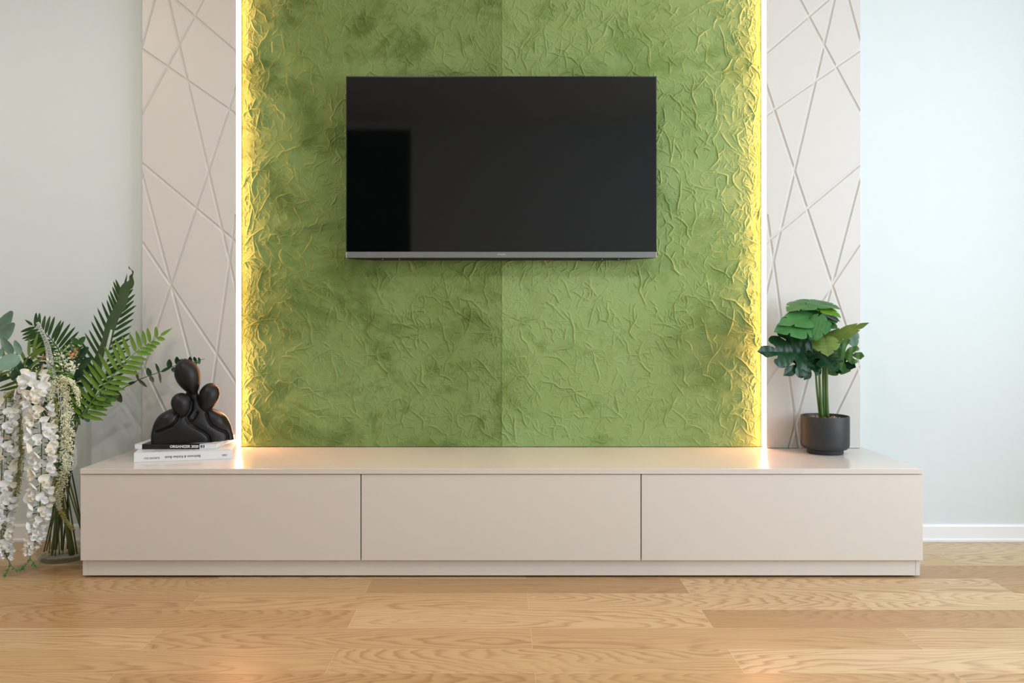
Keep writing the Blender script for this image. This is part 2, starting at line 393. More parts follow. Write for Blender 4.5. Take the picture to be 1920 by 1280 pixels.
# ------------------------------------------------------------------ LED strips
for s, lab in ((-1, 'vertical warm glowing LED strip along the panel behind the black sculpture'), (1, 'vertical warm glowing LED strip along the panel behind the monstera')):
    xi = s * -pz(443.5, 0)[0]                        # inner edge of the grooved panel
    t = thing('led_strip', lab, 'light strip', (xi, -0.02, CONSOLE_TOP + 0.004), 0, 'vertical LED strips')
    H_ = ZC - CONSOLE_TOP - 0.01
    def prism(pts, z0, z1):
        n = len(pts); v = [(-s * x, y, z) for z in (z0, z1) for x, y in pts]
        f = [(i, (i + 1) % n, n + (i + 1) % n, n + i) for i in range(n)] + [tuple(range(n))[::-1], tuple(range(n, 2 * n))]
        return me_from('prism', v, f, False)
    obj('profile', prism([(0.0003, 0.016), (0.0003, -0.0215), (0.0022, -0.0215), (0.0022, -0.0035), (0.0150, -0.0035), (0.0150, 0.016)], 0, H_), simple('aluminium_profile', srgb(235, 230, 220), 0.35), t)
    obj('diffuser', prism([(0.0024, -0.0038), (0.0024, -0.0205), (0.0050, -0.0205), (0.0150, -0.009), (0.0150, -0.0038)], 0.001, H_ - 0.001), M_led, t)

# ------------------------------------------------------------------ television
TD = 3.287; ts = F / TD; ty = TD - D0
tx = lambda px: (px - 941) / ts
tz = lambda py: EYE - (py - 596) / ts
tv = thing('television', 'large flat black television mounted on the green fabric wall', 'television', (0, ty, tz(483)))
Z = lambda py: tz(py) - tz(483)
obj('screen', box(tx(651.3), tx(1230.8), 0.0012, 0.006, Z(471.5), Z(144.6)), simple('black_screen_glass', (0.0022, 0.0028, 0.003, 1), 0.045, spec=0.40), tv)
bm = bmesh.new()
for a, b, c, d in ((650, 651.6, 472, 143), (1230.5, 1232, 472, 143), (650, 1232, 145, 143)):
    bm_box(bm, tx(a), tx(b), 0.0, 0.022, Z(c), Z(d))
bm_box(bm, tx(650.4), tx(1231.6), 0.006, 0.022, Z(474), Z(143.4))
obj('bezel', bm, M_bezel, tv)
bar = obj('bottom_bar', box(tx(650), tx(1232), -0.001, 0.022, Z(483), Z(472), 0.001, 2), M_bar, tv)
for ea, eb in ((1231.2, 1232.2), (649.8, 650.6)): obj('bar_end_cap', box(tx(ea), tx(eb), -0.0015, 0.02, Z(482.8), Z(472.3)), M_barend, bar)
hv = []; 
for (xx, zz) in ((652, 484.5), (700, 487.5), (1160, 487.5), (1229, 483.6), (1215, 420), (1180, 300), (700, 300), (664, 420)): hv.append((tx(xx), zz))
nv = len(hv); v = [(a, 0.02, Z(b)) for a, b in hv] + [(a * 0.94, 0.055, Z(b) + (0.006 if b > 450 else 0)) for a, b in hv]
f = [tuple(range(nv))[::-1], tuple(range(nv, 2 * nv))] + [(i, (i + 1) % nv, nv + (i + 1) % nv, nv + i) for i in range(nv)]
back = obj('rear_housing', me_from('rear_housing', v, f, False), M_black_plastic, tv)
obj('sensor_box', box(tx(1092), tx(1123), 0.012, 0.04, Z(488.2), Z(482.5), 0.001), M_black_plastic, tv)
for sx in (717.5, 748.5, 1131, 1162.5):
    bm = bmesh.new(); bmesh.ops.create_uvsphere(bm, u_segments=10, v_segments=6, radius=0.0022); obj('screw', bm, M_screw, back, (tx(sx), 0.0185, Z(485.2)))
obj('wall_bracket', box(-0.2, 0.2, 0.053, -ty - 0.012, Z(400), Z(230)), M_black_plastic, tv)
def text_mesh(s, size, width=None, bold=0.0, ext=0.0002):
    cu = bpy.data.curves.new('txt', 'FONT'); cu.body = s; cu.size = size; cu.align_x = 'CENTER'; cu.align_y = 'CENTER'; cu.extrude = ext; cu.offset = bold; cu.resolution_u = 4
    o = bpy.data.objects.new('txt', cu); COL.objects.link(o); bpy.context.view_layer.update()
    me = bpy.data.meshes.new_from_object(o.evaluated_get(bpy.context.evaluated_depsgraph_get())); bpy.data.objects.remove(o)
    if width:
        xs = [v.co.x for v in me.vertices]; k = width / (max(xs) - min(xs))
        for v in me.vertices: v.co.x *= k
    return me
def text(name, s, size, width, mat, parent, loc, flip=False, bold=0.0):
    me = text_mesh(s, size, width, bold); me.materials.clear(); o = obj(name, me, mat, parent, loc)
    o.rotation_euler = (math.pi / 2, math.pi if flip else 0, 0) if not flip else (math.pi / 2, math.pi, 0)
    return o
text('logo', 'PHILIPS', 0.0062, 13.5 / ts, M_logo, bar, (0, -0.0013, Z(477)), bold=0.0001)

# ------------------------------------------------------------------ low TV console
CF = -0.492; cs = F / (D0 + CF)                      # front of the drawers
cxp = lambda px: (px - 940) / cs
czp = lambda py: EYE - (py - 596) / cs
con = thing('tv_console', 'long low beige lacquered TV console with three handleless drawers', 'TV console', (0, 0, 0))
XA, XB = cxp(151.2), cxp(1730)
ZT = CONSOLE_TOP
obj('body', box(XA + 0.004, XB - 0.004, CF + 0.021, -0.001, czp(1048), ZT - 0.022), M_cab, con)
obj('top_board', box(XA, XB - 0.001, CF - 0.004, -0.001, ZT - 0.0185, ZT, 0.0012, 2), M_top, con)
zb, zt_ = czp(1050.5), ZT - 0.0205
drx = [150.5, 675.6, 677.4, 1201.0, 1202.8, 1730.5]
for i in range(3):
    obj('drawer', box(cxp(drx[2 * i]) + 0.0004, cxp(drx[2 * i + 1]), CF, CF + 0.019, zb, zt_, 0.0012, 2), M_cab, con)
pf = CF + 0.012; ps = F / (D0 + pf)
pX = lambda px: (px - 940) / ps
zpl0 = 0.0075
plinth = obj('plinth', box(pX(164.5), pX(1716.5), pf + 0.0005, -0.02, zpl0, zb + 0.004), M_cab, con)
for a, b in ((155, 164.2), (1716.8, 1725)): obj('plinth_side', box(pX(a), pX(b), pf, -0.02, zpl0, zb + 0.004, 0.0006, 1), M_cab, con)
for fx_ in (-1.38, -0.69, 0.0, 0.69, 1.38):
    for fy_ in (CF + 0.10, -0.08):
        v, f = lathe([(0.0, 0.0), (0.02, 0.0), (0.02, zpl0), (0.0, zpl0)], 12, fx_, fy_); obj('foot', me_from('foot', v, f, False), M_dark, con)

# ------------------------------------------------------------------ books
def book_cover_mat(kind):
    g = N('book_cover_' + kind); tc = g.n('ShaderNodeTexCoord'); sp = g.n('ShaderNodeSeparateXYZ'); g.l(tc.outputs['Object'], sp.inputs[0])
    X, Y = sp.outputs[0], sp.outputs[1]
    if kind == 'organizer':      # black field with white swooshes, white right third
        edge = g.math('ADD', 0.239, g.math('MULTIPLY', g.math('SINE', g.math('MULTIPLY', Y, 26.0)), 0.022))
        edge = g.math('SUBTRACT', edge, g.math('MULTIPLY', Y, -0.25))
        black = g.math('MULTIPLY', g.math('LESS_THAN', X, edge), g.math('GREATER_THAN', X, 0.027))
        e1 = g.math('ADD', g.math('POWER', g.math('DIVIDE', g.math('SUBTRACT', X, 0.095), 0.05), 2.0), g.math('POWER', g.math('DIVIDE', g.math('SUBTRACT', Y, 0.045), 0.03), 2.0))
        ring = g.math('MULTIPLY', g.math('LESS_THAN', e1, 1.0), g.math('GREATER_THAN', e1, 0.25))
        st = g.math('MULTIPLY', g.math('GREATER_THAN', g.math('SINE', g.math('ADD', g.math('MULTIPLY', Y, 210.0), g.math('MULTIPLY', X, -20.0))), 0.35), g.math('MULTIPLY', g.math('GREATER_THAN', X, 0.13), g.math('GREATER_THAN', Y, 0.02)))
        white = g.math('MAXIMUM', ring, st)
        fac = g.math('MULTIPLY', black, g.math('SUBTRACT', 1.0, white))
    else:                        # white with a band of grey and black slanted stripes
        band = g.math('MULTIPLY', g.math('MULTIPLY', g.math('GREATER_THAN', X, 0.06), g.math('LESS_THAN', X, 0.21)), g.math('GREATER_THAN', Y, 0.006))
        st = g.math('GREATER_THAN', g.math('SINE', g.math('ADD', g.math('MULTIPLY', X, 270.0), g.math('MULTIPLY', Y, -230.0))), 0.82)
        fac = g.math('MULTIPLY', band, st)
    g.l(g.mix(fac, srgb(230, 233, 234), srgb(17, 17, 18)), g.b.inputs['Base Color']); g.b.inputs['Roughness'].default_value = 0.3
    return g.m
def book(name, label, loc, rot, L, Dp, T, mat, grp):
    t = thing(name, label, 'book', loc, rot, grp)
    bm = bmesh.new(); c = 0.0022
    bm_box(bm, 0, L, 0, Dp, T - c, T, 0.0006, 1); bm_box(bm, 0, L, 0, Dp, 0, c, 0.0006, 1); bm_box(bm, 0, L, 0, c, 0, T, 0.0008, 1)
    obj('cover', bm, mat, t)
    obj('pages', box(0.003, L - 0.003, c, Dp - 0.003, c, T - c), M_pages, t)
    return t
A = P(251, 867, 3.007); B = P(436, 860.5, 3.086)
rotA = math.atan2(B.y - A.y, B.x - A.x); LA = (Vector((B.x, B.y)) - Vector((A.x, A.y))).length
TB = 0.0355
b1 = book('book', 'thick white kitchen book lying under the black and white book', (A.x, A.y, ZT), rotA, LA, 0.262, TB, book_cover_mat('kitchen'), 'books under the sculpture')
sc_ = LA / 185.0
text('spine_lettering', 'EUROPE 2021', 0.0095, 28.5 * sc_, M_ink, b1, ((283.5 - 251) * sc_, -0.0004, TB * 0.40), True)
text('spine_lettering', 'Bathroom & Kitchen Book', 0.0125, 67 * sc_, M_ink, b1, ((341.5 - 251) * sc_, -0.0004, TB * 0.44), True, 0.0001)
text('spine_lettering', 'D&K', 0.0095, 9.5 * sc_, M_ink, b1, ((420.5 - 251) * sc_, -0.0004, TB * 0.44), True)
TT = 0.0185; A2 = P(252.5, 842, 3.085)
b2 = book('book', 'thin black and white paperback directly under the black sculpture', (A2.x, A2.y, ZT + TB + 0.0004), math.radians(1.5), 0.302, 0.235, TT, book_cover_mat('organizer'), 'books under the sculpture')
s2 = 3.085 / F
text('spine_lettering', 'ORGANIZER 2020', 0.0135, 53 * s2, M_inkwhite, b2, ((344.5 - 252.5) * s2, -0.0004, TT * 0.5), False, 0.00035)
for k, (bx, bw) in enumerate(((375.2, 2.0), (378, 0.9), (380.3, 1.7))):
    obj('spine_mark', box((bx - 252.5) * s2, (bx - 252.5 + bw) * s2, -0.0005, 0.0, TT * 0.25, TT * 0.82), M_inkblack if k != 1 else M_ink, b2)

# ------------------------------------------------------------------ abstract family sculpture
SA = math.radians(20); SCX = P(362, 700, 3.165)
sz0 = ZT + TB + TT + 0.0010
st = thing('sculpture', 'matte black abstract sculpture of three egg-headed figures, on the stacked books', 'sculpture', (SCX.x, SCX.y, sz0), SA)
k_ = 1 / (2616 * math.cos(SA))
def yb(X): return 1028 - 68 * (X - 340) / 732
def lc(X, Y): return ((X - 706) * k_, (yb(X) - Y) / 2616)
Lb = [(0, -.140), (.037, -.139), (.075, -.130), (.1, -.116), (.117, -.094), (.127, -.069), (.136, -.048), (.15, -.034), (.19, -.022)]
Rb = [(0, .140), (.023, .136), (.062, .127), (.094, .112), (.11, .093), (.122, .066), (.132, .045), (.15, .026), (.19, .016)]
Tb = [(0, .048), (.05, .046), (.1, .040), (.125, .034), (.15, .026), (.19, .018)]
def interp(tab, z):
    return sum(interp_lin(tab, max(0, z + dz)) for dz in (-.008, -.005, -.002, 0, .002, .005, .008)) / 7
def interp_lin(tab, z):
    for (a, va), (b, vb) in zip(tab, tab[1:]):
        if z <= b: u = (z - a) / (b - a); return va + (vb - va) * u
    return tab[-1][1]
creases = [[lc(*p) for p in c] for c in ([(575, 750), (560, 790), (520, 840), (460, 872), (385, 912)], [(650, 760), (665, 790), (720, 835), (800, 885), (845, 930), (852, 985)],
           [(825, 700), (838, 760), (870, 815), (930, 855), (990, 878), (1014, 915), (1012, 965)], [(665, 560), (700, 600), (690, 680), (655, 740), (665, 785), (700, 770), (740, 700)])]
bumps = [(lc(470, 780), .04, .016), (lc(600, 900), .06, .012), (lc(800, 830), .05, .010), (lc(940, 760), .035, .013), (lc(480, 960), .06, -.006)]
nr, nt = 170, 360; V = []; Fc = []
for i in range(nr):
    z = .19 * (i / (nr - 1)); l, r = interp(Lb, z) / math.cos(SA), interp(Rb, z) / math.cos(SA); hw = (r - l) / 2; cx_ = (l + r) / 2; th = interp(Tb, z)
    for k in range(nt):
        a = 2 * math.pi * k / nt; ca, sa = math.cos(a), math.sin(a); e = 0.75
        x = cx_ + hw * math.copysign(abs(ca) ** e, ca); y = th * math.copysign(abs(sa) ** e, sa)
        if sa < 0:
            dm = 1e9
            for c in creases:
                for (p, q) in zip(c, c[1:]):
                    dx, dz = q[0] - p[0], q[1] - p[1]; L2 = dx * dx + dz * dz; u = max(0, min(1, ((x - p[0]) * dx + (z - p[1]) * dz) / L2))
                    dm = min(dm, math.hypot(x - p[0] - u * dx, z - p[1] - u * dz))
            w_ = min(1, -sa * 1.6)
            y += w_ * (0.008 * math.exp(-(dm / 0.0042) ** 2) + 0.004 * math.exp(-(dm / 0.013) ** 2))
            for (bc, br, bh) in bumps: y -= w_ * bh * math.exp(-((x - bc[0]) ** 2 + (z - bc[1]) ** 2) / br ** 2)
        V.append((x, y, z))
for i in range(nr - 1):
    for k in range(nt): k2 = (k + 1) % nt; Fc.append((i * nt + k, i * nt + k2, (i + 1) * nt + k2, (i + 1) * nt + k))
Fc.append(tuple(range(nt))[::-1]); Fc.append(tuple((nr - 1) * nt + k for k in range(nt)))
obj('body', me_from('sculpture_body', V, Fc), M_statue, st)
def egg(top, tip, wid, depth, y, yt=0.0):
    T_ = lc(*top); B_ = lc(*tip); a = Vector((T_[0], y + yt, T_[1])); b = Vector((B_[0], y, B_[1])); ax = (b - a); L = ax.length; ax.normalize()
    side = Vector((0, -1, 0)).cross(ax).normalized(); fr2 = ax.cross(side).normalized()   # fr2 points to the viewer side
    if fr2.y > 0: fr2 = -fr2
    v = []; f = []; nu, nv_ = 36, 40
    for i in range(nu + 1):
        t = (1 - math.cos(math.pi * i / nu)) / 2
        rad = math.sqrt(max(0, 1 - ((t - 0.40) / 0.40) ** 2)) if t < 0.40 else math.cos((t - 0.40) / 0.60 * math.pi / 2) ** 0.72
        for k in range(nv_):
            an = 2 * math.pi * k / nv_; s, c = math.sin(an), math.cos(an)
            ridge = 1 + 0.16 * max(0, c) ** 7 * math.sin(math.pi * min(1, t * 1.1)) * t
            v.append(a + ax * (t * L) + side * (s * rad * wid / 2) + fr2 * (c * rad * depth / 2 * ridge))
    for i in range(nu):
        for k in range(nv_): k2 = (k + 1) % nv_; f.append((i * nv_ + k, i * nv_ + k2, (i + 1) * nv_ + k2, (i + 1) * nv_ + k))
    m = me_from('head', v, f); return m
s_ = 1 / 2616
obj('head', egg((612, 188), (722, 537), 240 * s_, 0.088, -0.012, 0.0), M_statue, st)
obj('head', egg((885, 403), (797, 704), 196 * s_, 0.075, -0.026, 0.006), M_statue, st)
obj('head', egg((592, 512), (622, 752), 190 * s_, 0.072, -0.046, 0.006), M_statue, st)

# ------------------------------------------------------------------ leaves
def leaf_mat(name, c1, c2, rough=0.4, trans=0.0, vein=0.0):
    g = N(name); v = g.coords(); n = g.noise(v, 14, 3, 0.6)
    c = g.ramp(n, [(0.3, c1), (0.7, c2)])
    g.l(c, g.b.inputs['Base Color']); g.b.inputs['Roughness'].default_value = rough
    g.b.inputs['Subsurface Weight'].default_value = 0.0
    if trans > 0:
        g.b.inputs['Specular IOR Level'].default_value = 0.3; tr = g.n('ShaderNodeBsdfTranslucent'); g.l(c, tr.inputs[0]); mx = g.n('ShaderNodeMixShader'); mx.inputs[0].default_value = trans
        g.l(g.b.outputs[0], mx.inputs[1]); g.l(tr.outputs[0], mx.inputs[2]); g.l(mx.outputs[0], g.out.inputs[0])
    g.bump(g.noise(v, 70, 2), 0.15, 0.002)
    return g.m
ML_dark = leaf_mat('dark_green_leaf', srgb(8, 42, 20), srgb(20, 62, 30), 0.28, 0.05)
ML_mid = leaf_mat('mid_green_leaf', srgb(56, 96, 46), srgb(82, 126, 64), 0.4, 0.1)
ML_gray = leaf_mat('soft_green_leaf', srgb(48, 104, 48), srgb(72, 126, 66), 0.42, 0.08)
ML_bright = leaf_mat('bright_green_leaf', srgb(90, 140, 30), srgb(118, 168, 48), 0.4, 0.3)
ML_olive = leaf_mat('olive_green_leaf', srgb(88, 116, 42), srgb(116, 142, 66), 0.4, 0.1)
ML_fern = leaf_mat('fern_green', srgb(90, 130, 40), srgb(118, 156, 62), 0.45, 0.15)
ML_fernd = leaf_mat('deep_fern_green', srgb(30, 62, 20), srgb(54, 88, 34), 0.5, 0.08)
ML_strap = leaf_mat('strap_leaf_green', srgb(54, 76, 46), srgb(70, 92, 56), 0.55, 0.04)
ML_euc = leaf_mat('eucalyptus_green', srgb(104, 138, 120), srgb(134, 166, 146), 0.6, 0.1)
ML_eucd = leaf_mat('eucalyptus_dark', srgb(34, 62, 40), srgb(62, 96, 66), 0.5, 0.08)
ML_eucr = leaf_mat('eucalyptus_reddish', srgb(62, 72, 48), srgb(94, 92, 62), 0.5, 0.06)
ML_stemd = leaf_mat('dark_stem', srgb(42, 50, 24), srgb(70, 74, 34), 0.45)
ML_stemo = leaf_mat('olive_stem', srgb(96, 100, 34), srgb(122, 124, 52), 0.45)
ML_stemb = leaf_mat('brown_stem', srgb(92, 76, 48), srgb(128, 106, 70), 0.6)
ML_stemg = leaf_mat('green_stem', srgb(60, 92, 40), srgb(84, 118, 56), 0.4)
M_petal = leaf_mat('white_petal', srgb(250, 252, 250), srgb(254, 255, 255), 0.6, 0.12)
M_petalc = leaf_mat('cream_petal', srgb(250, 246, 230), srgb(254, 252, 242), 0.6, 0.12)
M_bud = leaf_mat('cream_buds', srgb(246, 248, 206), srgb(253, 254, 232), 0.6, 0.1)
M_budg = leaf_mat('yellow_green_buds', srgb(186, 190, 104), srgb(222, 222, 152), 0.6, 0.2)
M_budw = leaf_mat('pale_mint_buds', srgb(206, 216, 206), srgb(236, 240, 232), 0.6, 0.1)
M_orange = leaf_mat('peach_blossom', srgb(214, 150, 96), srgb(232, 186, 134), 0.6, 0.2)

def basis(B_, T_, n_):
    a = (T_ - B_); L = a.length; a = a / L; s = a.cross(n_)
    if s.length < 1e-4: s = a.cross(Vector((0.1, -1, 0.2)))
    s.normalize(); return a, s, s.cross(a).normalized(), L
def lance(B_, T_, width, n_, droop=0.0, fold=0.15, verts=None, faces=None, nseg=8, wpos=0.35, point=1.0):
    """pointed leaf blade, folded along its midrib"""
    a, s, n, L = basis(B_, T_, n_); verts = [] if verts is None else verts; faces = [] if faces is None else faces; b0 = len(verts)
    for i in range(nseg + 1):
        t = i / nseg
        wd = width / 2 * (math.sin(math.pi * t ** (math.log(0.5) / math.log(wpos))) ** point if 0 < t < 1 else 0.02)
        c = B_ + a * (L * t) + n * (droop * L * (math.sin(math.pi * t) * 0.5))
        for q in (-1, -0.5, 0, 0.5, 1): verts.append(c + s * (q * wd) + n * (abs(q) * wd * fold))
    for i in range(nseg):
        for q in range(4): r_ = b0 + i * 5 + q; faces.append((r_, r_ + 1, r_ + 6, r_ + 5))
    return verts, faces
OUT = [(0.0, 0.0), (-0.09, 0.16), (-0.11, 0.42), (-0.02, 0.74), (0.16, 0.95), (0.38, 1.0), (0.60, 0.82), (0.79, 0.50), (0.92, 0.20), (1.0, 0.0)]
OUTC = catmull([Vector((a_, b_, 0)) for a_, b_ in OUT], 120)
def monstera(B_, T_, width, n_, lobes=5, cut=0.35, droop=-0.15, cup=0.12):
    """heart-shaped split leaf: the rim runs round from the notch to the tip, slits reach in from the rim between the lobes"""
    a, s, n, L = basis(B_, T_, n_); V_ = []; F_ = []; NA, NB = 12, 8
    gap = 0.46 if cut < .65 else 0.20
    def surf(x, y):
        yy_ = abs(y) / (width / 2)
        return B_ + a * x + s * y + n * (droop * L * ((x / L) ** 2) + cup * width * (0.5 * math.sin(min(1, yy_) * math.pi / 2) - yy_ ** 2 * 0.75) + (0.009 if cut < .65 else 0.003) * width * math.sin(x / L * 34))
    for side in (-1, 1):
        for i in range(lobes):
            t0, t1 = i / lobes, (i + 1) / lobes; tm = (t0 + t1) / 2; b0 = len(V_)
            hooked = 0.10 if cut < .65 else 0.03
            for j in range(NA + 1):
                u = j / NA; k_c = max(0.0, (u - cut) / (1 - cut))
                for k in range(NB + 1):
                    tau = k / NB * 2 - 1
                    lo = 1 if (i > 0) else 0; hi = 1 if (i < lobes - 1) else 0
                    edge = (abs(tau) if (tau < 0 and lo) or (tau > 0 and hi) else 0)
                    t = tm + tau * (t1 - t0) / 2 * (1 - gap * (k_c ** .8 if edge else 0))
                    t = min(1, max(0, t + hooked * (k_c ** 2) * (0.5 if t < .9 else 0) * (1 if hi else 0)))
                    uu = u * (1 - (0.22 if gap > .3 else 0.05) * edge ** 4)
                    o = OUTC[min(120, int(round(t * 120)))]
                    mr = Vector((min(0.80, 0.84 * t ** 1.25), 0, 0))
                    q = mr.lerp(o, uu)
                    bow = 0.05 * math.sin(math.pi * uu) * (1 - t)
                    V_.append(surf((q.x - bow) * L, side * q.y * width / 2))
            for j in range(NA):
                for k in range(NB):
                    q = b0 + j * (NB + 1) + k; fc = (q, q + 1, q + NB + 2, q + NB + 1); F_.append(fc if side > 0 else fc[::-1])
    m = me_from('leaf', V_, F_); bmm = bmesh.new(); bmm.from_mesh(m); bmesh.ops.remove_doubles(bmm, verts=bmm.verts, dist=0.0003); bmm.to_mesh(m); bmm.free()
    m.polygons.foreach_set('use_smooth', [True] * len(m.polygons)); return m

# potted monstera ---------------------------------------------------
pc = P(1547, 848, 3.225); pc.z = ZT
pot = thing('potted_monstera', 'monstera plant with glossy split leaves in a round charcoal pot, standing on the console', 'potted plant', pc)
prof = [(0, 0), (0.066, 0), (0.0675, 0.002), (0.0675, 0.014), (0.070, 0.016), (0.080, 0.019), (0.0875, 0.026), (0.0895, 0.036), (0.0895, 0.143), (0.0885, 0.145), (0.085, 0.145), (0.084, 0.143), (0.083, 0.125), (0, 0.125)]
v, f = lathe(prof, 72); obj('pot', me_from('pot', v, f), M_pot, pot).modifiers.new('e', 'EDGE_SPLIT').split_angle = math.radians(50)
g = N('pebble_soil'); vv = g.coords(); vo = g.n('ShaderNodeTexVoronoi'); vo.inputs['Scale'].default_value = 150; g.l(vv, vo.inputs['Vector'])
sp_ = g.n('ShaderNodeSeparateColor'); g.l(vo.outputs['Color'], sp_.inputs[0]); g.l(g.ramp(sp_.outputs[0], [(0, srgb(60, 50, 38)), (0.4, srgb(150, 128, 92)), (1, srgb(226, 206, 168))]), g.b.inputs['Base Color'])
V_ = []; F_ = []
for k in range(330):
    rr = 0.082 * math.sqrt(R.random()); a = R.uniform(0, 6.28); c = Vector((rr * math.cos(a), rr * math.sin(a), 0.128 + R.uniform(0, 0.007))); s = R.uniform(0.003, 0.0052)
    b0 = len(V_); pts = [(1, 0, 0), (-1, 0, 0), (0, 1, 0), (0, -1, 0), (0, 0, .7), (0, 0, -.7)]
    q = Quaternion((R.random(), R.random(), R.random(), R.random())).normalized()
    for p in pts: V_.append(c + q @ (Vector(p) * s))
    for t_ in ((0, 2, 4), (2, 1, 4), (1, 3, 4), (3, 0, 4), (2, 0, 5), (1, 2, 5), (3, 1, 5), (0, 3, 5)): F_.append(tuple(b0 + i for i in t_))
v, f = lathe([(0, 0.127), (0.0835, 0.127)], 40); o0 = len(V_); V_ += [Vector(p) for p in v]; F_ += [tuple(o0 + i for i in q) for q in f]
pb = obj('pebbles', me_from('pebbles', V_, F_), g.m, pot); pb['kind'] = 'stuff'
def q3(px, py, d): return P(px, py, d) - pc
up = Vector((0, 0, 1)); fw = Vector((0, -1, 0))
leaves = [ # base, tip (px, py, dist), width in px, facing, lobes, cut, material, droop
    ((1525, 566, 3.19), (1476, 576, 3.11), 60, (0.1, -.25, 1), 4, .75, ML_gray, -.12),
    ((1519, 566, 3.19), (1577, 573, 3.13), 60, (-.1, -.22, 1), 4, .75, ML_gray, -.14),
    ((1532, 572, 3.16), (1579, 592, 3.10), 40, (.3, -.7, .9), 4, .8, ML_bright, -.1),
    ((1518, 578, 3.19), (1577, 598, 3.13), 46, (.1, -.5, 1), 4, .7, ML_dark, -.1),
    ((1553, 590, 3.17), (1464, 599, 3.04), 62, (0, -.75, .8), 5, .8, ML_gray, -.1),
    ((1518, 608, 3.10), (1459, 612, 3.03), 62, (-.1, -1, .75), 4, .7, ML_gray, -.2),
    ((1519, 610, 3.09), (1558, 614, 3.05), 64, (.1, -1, .55), 4, .7, ML_gray, -.2),
    ((1548, 606, 3.15), (1571, 614, 3.12), 24, (.2, -1, .6), 3, .8, ML_mid, -.1),
    ((1536, 642, 3.14), (1632, 608, 3.06), 42, (.1, -.75, .9), 5, .75, ML_olive, .05),
    ((1546, 634, 3.08), (1553, 666, 3.03), 50, (-.2, -1, .2), 4, .8, ML_olive, -.1),
    ((1503, 632, 3.16), (1518, 662, 3.12), 34, (0, -1, .2), 4, .8, ML_mid, -.1),
    ((1526, 664, 3.13), (1430, 653, 3.02), 98, (-.1, -1, .45), 5, .42, ML_dark, -.12),
    ((1530, 662, 3.13), (1474, 700, 3.03), 56, (0, -1, .4), 4, .35, ML_dark, -.1),
    ((1532, 664, 3.12), (1512, 707, 3.04), 50, (0, -1, .45), 4, .3, ML_dark, -.15),
    ((1538, 662, 3.12), (1572, 690, 3.03), 64, (.1, -1, .5), 4, .4, ML_dark, -.15),
    ((1548, 662, 3.22), (1620, 665, 3.14), 76, (.1, -1, .4), 6, .22, ML_mid, -.1),
    ((1552, 672, 3.24), (1604, 686, 3.16), 56, (.1, -1, .3), 4, .35, ML_dark, -.1),
    ((1548, 684, 3.22), (1596, 694, 3.18), 34, (.1, -1, .2), 3, .8, ML_mid, -.1),
    ((1530, 664, 3.25), (1456, 618, 3.26), 60, (0, -1, .25), 5, .6, ML_dark, -.05),
    ((1594, 622, 3.27), (1605, 652, 3.29), 26, (-.3, -1, .1), 3, .9, ML_euc, 0),
    ((1536, 640, 3.2), (1500, 612, 3.17), 56, (0, -.8, .7), 4, .7, ML_mid, -.1),
    ((1540, 650, 3.2), (1580, 630, 3.2), 50, (0, -.9, .5), 4, .6, ML_dark, -.1)]
for i, (b_, t_, wpx, nn, lb, cut, mt, dr) in enumerate(leaves):
    lf = obj('leaf', monstera(q3(*b_), q3(*t_), wpx * b_[2] / F, Vector(nn).normalized(), lb, cut, dr), mt, pot)
    # raised midrib and petiole back to the main stems
    bp, tp = q3(*b_), q3(*t_)
    root = q3(1543 + R.uniform(-6, 4), max(b_[1] + 14, 690), 3.215)
    pth = catmull([root, (root + bp) / 2 + Vector((0, 0, 0.015)), bp], 8); tube('petiole', pth, 0.0022, 0.0014, ML_stemg, pot, 6)
for (xb, yb_, xt, yt, r_, d1, d2) in ((1538, 782, 1529, 690, .0052, 3.215, 3.2), (1542, 783, 1536, 690, .0058, 3.205, 3.2), (1545, 781, 1543, 600, .005, 3.235, 3.19), (1552, 783, 1550, 685, .0068, 3.20, 3.2), (1549, 781, 1544, 572, .0042, 3.24, 3.19)):
    tube('stem', catmull([q3(xb, yb_, d1), q3((xb + xt) / 2 - 1, (yb_ + yt) / 2, (d1 + d2) / 2), q3(xt, yt, d2)], 10), r_, r_ * .75, ML_stemg, pot, 10)

# ------------------------------------------------------------------ glass vase
vc = P(120.5, 1045, 3.14); vc.z = 0.0
vase = thing('glass_vase', 'tall clear glass cylinder vase of artificial stems on the floor beside the console', 'vase', vc)
g = N('clear_glass'); tr = g.n('ShaderNodeBsdfTransparent'); tr.inputs[0].default_value = (0.975, 0.985, 0.975, 1); gl = g.n('ShaderNodeBsdfGlossy'); gl.inputs[1].default_value = 0.02
lw = g.n('ShaderNodeLayerWeight'); lw.inputs[0].default_value = 0.22; mx = g.n('ShaderNodeMixShader'); g.l(g.math('MULTIPLY', lw.outputs[1], 0.5), mx.inputs[0]); g.l(tr.outputs[0], mx.inputs[1]); g.l(gl.outputs[0], mx.inputs[2]); g.l(mx.outputs[0], g.out.inputs[0])
VR, VH = 0.093, 0.53
prof = [(0, 0), (VR - .012, 0), (VR - .003, .006), (VR, .018), (VR, VH - .002), (VR - .002, VH), (VR - .004, VH - .002), (VR - .004, .024), (VR - .012, .016), (0, .015)]
v, f = lathe(prof, 64); obj('glass_wall', me_from('glass_wall', v, f), g.m, vase)
g2 = N('green_tinted_glass'); tr = g2.n('ShaderNodeBsdfTransparent'); tr.inputs[0].default_value = (0.93, 0.95, 0.92, 1); g2.b.inputs['Base Color'].default_value = srgb(150, 160, 140); g2.b.inputs['Roughness'].default_value = 0.08
mx = g2.n('ShaderNodeMixShader'); mx.inputs[0].default_value = 0.07; g2.l(tr.outputs[0], mx.inputs[1]); g2.l(g2.b.outputs[0], mx.inputs[2]); g2.l(mx.outputs[0], g2.out.inputs[0])
